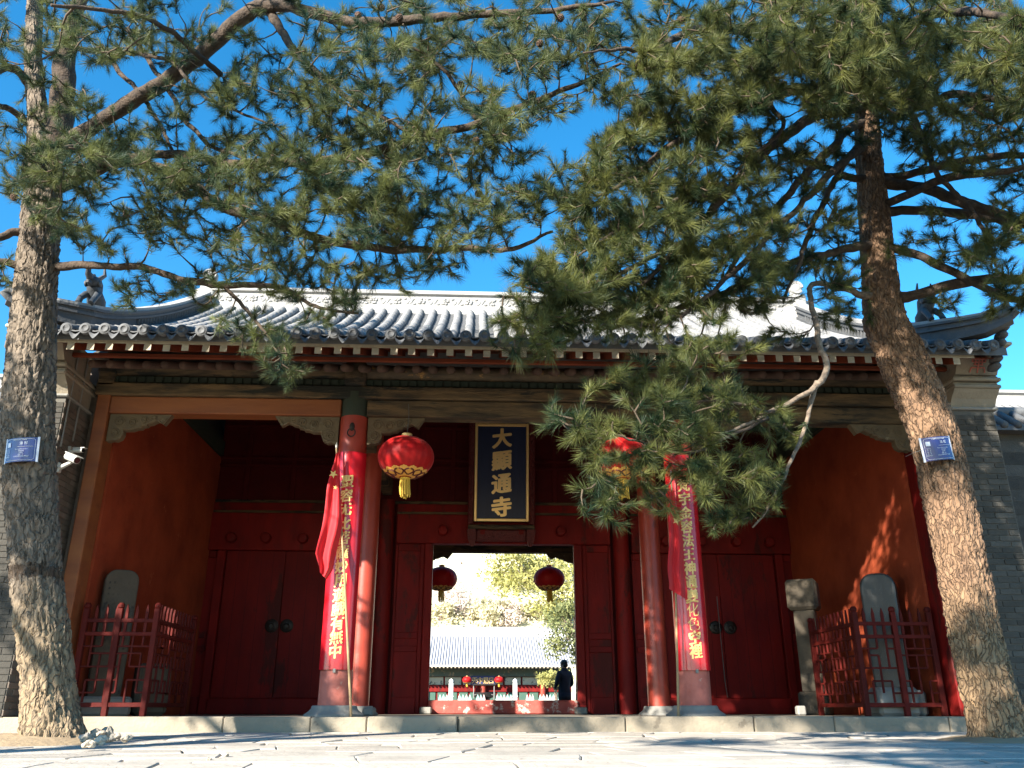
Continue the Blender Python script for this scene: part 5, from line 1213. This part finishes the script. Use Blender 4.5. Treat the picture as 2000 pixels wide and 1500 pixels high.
RT = [(1965, 1462, Y8, .25), (1925, 1330, Y8, .22), (1893, 1180, Y8, .222), (1862, 1020, Y8, .22), (1832, 880, Y8, .22), (1800, 785, Y8, .235), (1762, 700, Y8, .24), (1728, 620, Y8, .21), (1716, 510, Y8, .17), (1706, 400, Y8, .158), (1697, 310, Y8, .142), (1692, 200, Y8, .132), (1690, 60, Y8, .115), (1690, -100, Y8, .10)]
RL = [
 [(1700, 352, 8, .05), (1640, 342, 7.8, .038), (1580, 322, 7.5, .034), (1520, 303, 7.3, .02)],
 [(1712, 352, 8, .06), (1765, 345, 7.9, .045), (1840, 325, 7.7, .045), (1930, 308, 7.5, .04), (2020, 298, 7.3, .035)],
 [(1712, 358, 8, .07), (1790, 368, 7.8, .06), (1880, 395, 7.5, .06), (1990, 432, 7.2, .05), (2060, 460, 7.0, .04)],
 [(1715, 418, 8, .06), (1800, 412, 7.9, .05), (1900, 422, 7.7, .05), (2020, 440, 7.5, .045)],
 [(1712, 405, 8, .05), (1770, 380, 7.7, .045), (1830, 352, 7.4, .045), (1910, 342, 7.1, .04), (2000, 330, 6.9, .03)],
 [(1720, 480, 8, .055), (1780, 495, 7.8, .045), (1850, 530, 7.6, .042), (1930, 565, 7.4, .035), (2020, 595, 7.2, .03)],
 [(1726, 585, 8, .07), (1790, 575, 7.8, .055), (1870, 555, 7.6, .055), (1960, 545, 7.4, .05), (2040, 542, 7.2, .045)],
 [(1716, 475, 8, .06), (1640, 490, 7.7, .04), (1560, 516, 7.4, .038), (1450, 560, 7.1, .036), (1330, 600, 6.8, .03), (1200, 640, 6.5, .016)],
 [(1724, 582, 8, .06), (1680, 574, 7.85, .036), (1640, 562, 7.6, .036), (1595, 560, 7.3, .026), (1578, 574, 7.2, .026), (1586, 622, 7.0, .026), (1592, 670, 6.9, .027), (1607, 715, 6.8, .027), (1597, 750, 6.7, .027), (1560, 782, 6.6, .021), (1510, 807, 6.5, .017), (1450, 832, 6.4, .014), (1390, 858, 6.3, .012)],
 [(1598, 748, 6.7, .026), (1582, 800, 6.7, .019), (1568, 855, 6.65, .017), (1540, 915, 6.6, .014), (1505, 985, 6.55, .012), (1470, 1030, 6.5, .007)],
 [(1515, 805, 6.5, .016), (1450, 788, 6.4, .014), (1390, 783, 6.3, .012), (1320, 785, 6.2, .008)],
 [(1500, 812, 6.5, .014), (1420, 850, 6.3, .013), (1330, 880, 6.1, .011), (1210, 850, 5.9, .008), (1110, 830, 5.8, .006)],
 [(1696, 200, 8, .08), (1600, 230, 7.4, .06), (1500, 295, 6.9, .05), (1420, 380, 6.6, .04), (1340, 470, 6.4, .03), (1250, 560, 6.2, .015)],
 [(1696, 230, 8, .06), (1620, 290, 7.5, .045), (1540, 380, 7.1, .035), (1470, 470, 6.8, .028), (1400, 560, 6.6, .015)],
 [(1698, 260, 8, .05), (1640, 330, 7.6, .035), (1590, 420, 7.3, .03), (1560, 520, 7.1, .02), (1530, 590, 7.0, .012)],
 [(1694, 160, 8, .09), (1560, 170, 7.2, .06), (1420, 220, 6.6, .045), (1290, 300, 6.2, .03), (1180, 380, 6.0, .015)],
 [(1692, 120, 8, .09), (1520, 70, 7.0, .06), (1380, 60, 6.3, .045), (1280, 90, 5.9, .025)],
 [(1692, 140, 8, .09), (1760, 60, 7.2, .06), (1860, 30, 6.4, .045), (1980, 40, 5.8, .03)],
 [(1692, 100, 8, .09), (1640, 20, 6.8, .06), (1600, -30, 6.0, .045), (1500, -20, 5.4, .02)],
 [(1694, 150, 8, .08), (1780, 210, 7.4, .05), (1880, 180, 6.9, .04), (2000, 190, 6.5, .03)],
 [(1515, 100, 7.0, .035), (1500, 200, 6.7, .03), (1530, 250, 6.6, .02), (1440, 330, 6.3, .012)],
 [(1700, 280, 8, .05), (1560, 400, 7.0, .03), (1430, 520, 6.5, .025), (1330, 620, 6.2, .014)],
 [(1780, 220, 7.4, .035), (1830, 330, 7.3, .028), (1900, 420, 7.2, .024), (1945, 520, 7.1, .012)],
 [(1420, 385, 6.6, .03), (1330, 400, 6.3, .024), (1220, 440, 6.1, .016), (1130, 500, 6.0, .01)],
 [(1340, 470, 6.4, .024), (1240, 520, 6.2, .02), (1120, 580, 6.0, .012), (1020, 560, 5.9, .008)],
]
RE = [(2090, 70, 100, 90, 40, 5.2, 7.2), (2100, 210, 90, 80, 34, 5.8, 7.2), (2080, 340, 80, 70, 30, 6.4, 7.3), (2090, 470, 90, 60, 30, 6.6, 7.4), (2080, 580, 80, 40, 22, 6.8, 7.3), (1650, -80, 320, 70, 60, 5, 7.4), (1265, 230, 50, 45, 16, 5.7, 6.5), (1250, 60, 50, 50, 14, 5.4, 6.4), (1560, 830, 50, 50, 10, 6.4, 6.8), (1190, 760, 50, 40, 10, 5.7, 6.2), (1215, 885, 45, 45, 16, 5.7, 6.2), (1190, 960, 40, 30, 8, 5.8, 6.3), (1480, 960, 50, 50, 12, 6.2, 6.7), (1360, 60, 110, 70, 70, 5.2, 7), (1480, 60, 120, 80, 95, 5.0, 7.2), (1620, 50, 130, 80, 120, 5.0, 7.6), (1760, 60, 130, 90, 125, 5.0, 7.6), (1900, 60, 120, 90, 110, 5.0, 7.4), (1980, 130, 60, 80, 40, 5.2, 7.4), (1420, 150, 120, 70, 90, 5.4, 7), (1560, 150, 120, 70, 105, 5.4, 7.4), (1700, 160, 130, 70, 105, 5.4, 7.6), (1840, 170, 130, 60, 85, 5.4, 7.4), (1960, 230, 60, 50, 26, 6, 7.4), (1290, 130, 50, 70, 26, 5.6, 6.6),
      (1340, 210, 110, 50, 62, 5.6, 6.8), (1270, 300, 110, 70, 74, 5.6, 6.7), (1390, 300, 100, 70, 70, 5.7, 7), (1210, 380, 90, 70, 64, 5.6, 6.6), (1310, 420, 110, 80, 84, 5.8, 7), (1430, 420, 110, 90, 70, 6.0, 7.2), (1180, 460, 90, 60, 58, 5.7, 6.6), (1260, 520, 130, 70, 96, 5.8, 6.9), (1400, 540, 130, 70, 84, 6.1, 7.2), (1130, 540, 90, 50, 50, 5.7, 6.6), (1150, 600, 110, 40, 56, 5.8, 6.6), (1300, 600, 120, 40, 56, 6.1, 6.9), (1060, 540, 60, 40, 30, 5.7, 6.4), (1090, 620, 90, 50, 44, 5.7, 6.5), (1030, 650, 60, 40, 16, 5.8, 6.4), (1050, 690, 60, 30, 8, 5.8, 6.3),
      (1540, 300, 90, 60, 40, 6.4, 7.6), (1560, 440, 90, 100, 50, 6.6, 7.8), (1610, 560, 60, 60, 16, 6.8, 7.8), (1500, 560, 70, 60, 30, 6.6, 7.4), (1630, 300, 70, 60, 26, 7.2, 8.2), (1530, 640, 40, 40, 8, 6.8, 7.4), (1640, 400, 50, 120, 20, 7.2, 8.4),
      (1780, 260, 70, 40, 22, 7, 8), (1850, 270, 90, 50, 28, 6.6, 7.8), (1930, 320, 80, 60, 22, 6.4, 7.6), (1960, 500, 60, 60, 26, 6.6, 7.4), (1900, 470, 80, 50, 22, 6.8, 7.6), (1810, 300, 60, 50, 14, 7, 8), (1790, 460, 50, 50, 12, 7.2, 8), (1985, 400, 40, 60, 14, 6.8, 7.6), (1900, 590, 60, 20, 7, 7, 7.6), (1980, 600, 40, 30, 10, 6.9, 7.4), (1660, 610, 40, 25, 8, 7.4, 8), (1640, 520, 40, 60, 10, 7.4, 8.2),
      (1340, 720, 70, 55, 30, 5.7, 6.6), (1400, 700, 60, 50, 20, 5.8, 6.6), (1250, 770, 70, 50, 30, 5.7, 6.5), (1350, 800, 100, 60, 60, 5.6, 6.6), (1430, 810, 80, 60, 28, 5.8, 6.6), (1260, 850, 90, 50, 36, 5.6, 6.4), (1110, 835, 55, 25, 18, 5.6, 6.0), (1370, 880, 100, 50, 50, 5.7, 6.6), (1240, 930, 80, 50, 26, 5.7, 6.4), (1330, 960, 90, 50, 22, 5.8, 6.5), (1440, 940, 80, 70, 40, 6.0, 6.7), (1450, 1010, 70, 35, 22, 6.1, 6.7), (1220, 1000, 50, 30, 8, 5.9, 6.4), (1500, 900, 50, 60, 16, 6.2, 6.8), (1330, 650, 40, 30, 8, 5.9, 6.5), (1290, 690, 40, 30, 8, 5.8, 6.4)]
conesR = [(1530, 165, 6.2), (1545, 175, 6.2), (1580, 190, 6.2), (1590, 185, 6.1), (1330, 40, 5.8), (1250, 120, 5.9), (1285, 150, 5.9), (1700, 130, 6.2)]
treeR = pine('old pine with leaning red-brown trunk and blue plate right of the gate', RT, RL, RE, M['bark_r'], M['needle_r'], 8, 112, conesR, pale=(8, 9), upturn=.25, length=.12, dens=2.8, width=.0040)

# ------------------------------------------------------------------ blue plates tied to the trunks
def tree_plate(label, px, py, Y, rz, roll, w_, h_):
    p = at(px, py, Y); t = thing('tree_plate', p, label, 'sign', 'blue plates on the pines', rot=(R(5), roll, rz))
    n = 14; Rc = .30
    def cur(u, d=0.0): a = u / Rc; return (Rc * math.sin(a), Rc * (1 - math.cos(a)) - d)
    def sheet(x0, x1, z0, z1, d, k=10):
        m = MB(); vs = []
        for dd in (d, d - .004):
            for zz_ in (z0, z1):
                for i in range(k + 1): x, y = cur(x0 + (x1 - x0) * i / k, dd); vs.append((x, y, zz_))
        k1 = k + 1; fs = []
        for i in range(k): fs += [(i, i + 1, k1 + i + 1, k1 + i), (2 * k1 + i + 1, 2 * k1 + i, 3 * k1 + i, 3 * k1 + i + 1), (k1 + i, k1 + i + 1, 3 * k1 + i + 1, 3 * k1 + i), (i + 1, i, 2 * k1 + i, 2 * k1 + i + 1)]
        fs += [(0, k1, 3 * k1, 2 * k1), (k, 2 * k1 + k, 3 * k1 + k, k1 + k)]
        return m.add(vs, fs)
    b = link('plate', sheet(-w_ / 2, w_ / 2, -h_ / 2, h_ / 2, 0).mesh('plate', M['tag_blue']), t)
    for s in (-1, 1): link('edge_strip', sheet(min(s * w_ / 2, s * (w_ / 2 + .018)), max(s * w_ / 2, s * (w_ / 2 + .018)), -h_ / 2 - .006, h_ / 2 + .006, .001, 2).mesh('edge_strip', M['tag_white']), t)
    hw, hh, c = w_ / 2 - .012, h_ / 2 - .012, .016
    loop = [(-hw + c, hh), (hw - c, hh), (hw, hh - c), (hw, -hh + c), (hw - c, -hh), (-hw + c, -hh), (-hw, -hh + c), (-hw, hh - c), (-hw + c, hh)]
    pts = []
    for (a, b2) in zip(loop, loop[1:]):
        for u in np.linspace(0, 1, 7)[:-1]: x, y = cur(a[0] + (b2[0] - a[0]) * u, .0065); pts.append((x, y, a[1] + (b2[1] - a[1]) * u))
    pts.append(pts[0]); link('border_line', MB().tube(pts, .0016, 4, cap=False).mesh('border_line', M['tag_white']), b)
    def txt(s_, size, x, z, al=0):
        me = text_mesh(s_, size, 0, .0)
        for v in me.vertices: xx, yy = cur(x + v.co.x, .0062); v.co = Vector((xx, yy, z + v.co.y))
        me.materials.clear(); me.materials.append(M['tag_white']); link('lettering', me, b)
    txt('油 松', .034, .045, h_ * .27); txt('大顯通寺古樹名木保護牌', .013, 0, h_ * .41)
    for k, (l_, r_) in enumerate((('拉丁名', 'Pinus tabuliformis Carr.'), ('科　属', '松科松属'), ('树　龄', '三百年'), ('级　别', '国家一级'), ('管护单位', '五台山风景名胜区管理局'))):
        z = .004 - k * .017; txt(l_, .013, -w_ / 2 + .045, z); txt(r_, .013, .03, z)
    link('blank_square', sheet(-w_ / 2 + .03, -w_ / 2 + .07, h_ * .13, h_ * .13 + .042, .005, 3).mesh('blank_square', M['tag_white']), b)
    link('rule_line', sheet(-.01, w_ / 2 - .03, h_ * .12, h_ * .12 + .0016, .005, 4).mesh('rule_line', M['tag_white']), b)
    link('tie_wire', MB().tube([(-w_ / 2 - .01, cur(-w_ / 2)[1], 0), (-w_ / 2 - .06, .10, -.01), (-w_ / 2 - .05, .25, -.02)], .0025, 4).mesh('tie_wire', M['conduit']), t)
    return t
tree_plate('blue enamel plate with white lettering on the left pine trunk', 36, 878, 7.70, R(-10), R(-2), .32, .225)
tree_plate('blue enamel plate with white lettering on the right pine trunk', 1836, 875, 7.70, R(6), R(-7), .32, .23)

# ------------------------------------------------------------------ pines beside and behind the viewer, whose shade dapples the forecourt
def shading_pine(label, base, lobes, seed, size=.085):
    t = thing('pine_tree', base, label, 'tree', 'pines outside the picture'); rng = np.random.default_rng(seed); B = np.array(base)
    top = max(l[2] for l in lobes); tr = MB(); cx_ = np.mean([l[0] for l in lobes]); cy_ = np.mean([l[1] for l in lobes])
    tr.tube([(0, 0, -.3), (.1, 0, (top - base[2]) * .5), (.0, .1, top - base[2] + 1)], [.28, .22, .08], 12); pts = []
    for (x, y, z, rx, rz, n) in lobes:
        c = np.array([x, y, z]) - B; tr.tube([(.05, .05, max(1.5, c[2] - 1.2)), tuple(c * np.array([.5, .5, 1]) + np.array([0, 0, -.4])), tuple(c)], [.09, .06, .02], 7)
        for k in range(int(n * .5)):
            d = rng.normal(size=3); d /= np.linalg.norm(d); cc = c + d * rng.uniform(.2, 1) * np.array([rx, rx, rz])
            pts.append(cc + rng.normal(size=(240, 3)) * np.array([.24, .24, .11]))
    link('trunk', tr.mesh('trunk', M['branch']), t); cr = tri_cloud('crown', np.concatenate(pts), None, size, M['needle_r'], t, rng); cr['kind'] = 'stuff'
shading_pine('pine standing left of the viewer, outside the picture', (-9.0, .6, -1.3), [(-8.8, .8, 6.2, 1.5, 1.0, 9), (-6.6, .6, 6.6, 1.5, 1.0, 9), (-9.8, 1.4, 5.4, 1.2, .9, 8), (-5.0, -.2, 6.9, 1.2, .8, 9), (-10.0, 4.0, 5.0, 1.0, .7, 18), (-9.4, 3.2, 5.8, .9, .6, 10), (-6.8, 1.2, 9.6, 1.8, .9, 8)], 21)
shading_pine('pine standing behind the viewer, outside the picture', (-4.2, -3.6, -1.7), [(-4.2, -3.0, 5.6, 1.6, 1.0, 30), (-2.6, -3.6, 6.4, 1.5, 1.0, 26), (-5.6, -3.6, 6.6, 1.3, .9, 16), (-3.2, -1.8, 5.2, 1.2, .8, 18), (-1.4, -3.0, 6.0, 1.3, .9, 20), (-6.6, -2.0, 5.7, 1.1, .7, 4), (-2.2, .2, 7.2, 1.1, .8, 4), (-3.0, -.6, 6.3, 1.0, .7, 5), (-1.4, .6, 9.8, 1.7, .8, 12), (-3.4, .6, 9.6, 1.5, .8, 6)], 22)

# dry needles and grit fallen on the stones
lp = []
for _ in range(5200):
    y = RNG.uniform(4.6, 9.98); x = RNG.uniform(-1.0 - .62 * y, 1.0 + .62 * y) * (1 if RNG.random() < .5 else .999)
    if RNG.random() < .55 and abs(x) < 2.5: continue
    a = RNG.uniform(0, 6.28); L_ = RNG.uniform(.02, .06); z = ztop(y) + .007
    lp += [(x, y, z), (x + L_ * math.cos(a), y + L_ * math.sin(a), z + .004), (x + .004 * math.sin(a) + .3 * L_ * math.cos(a), y - .004 * math.cos(a) + .3 * L_ * math.sin(a), z + .001)]
lit = np_mesh('pine_litter', np.array(lp), 3, mat('dry_brown_needles', (.20, .13, .07), (.12, .08, .045), 9, .95), None)
tag(lit, 'scattered dry brown pine needles on the flagstones', 'pine litter', kind='stuff')
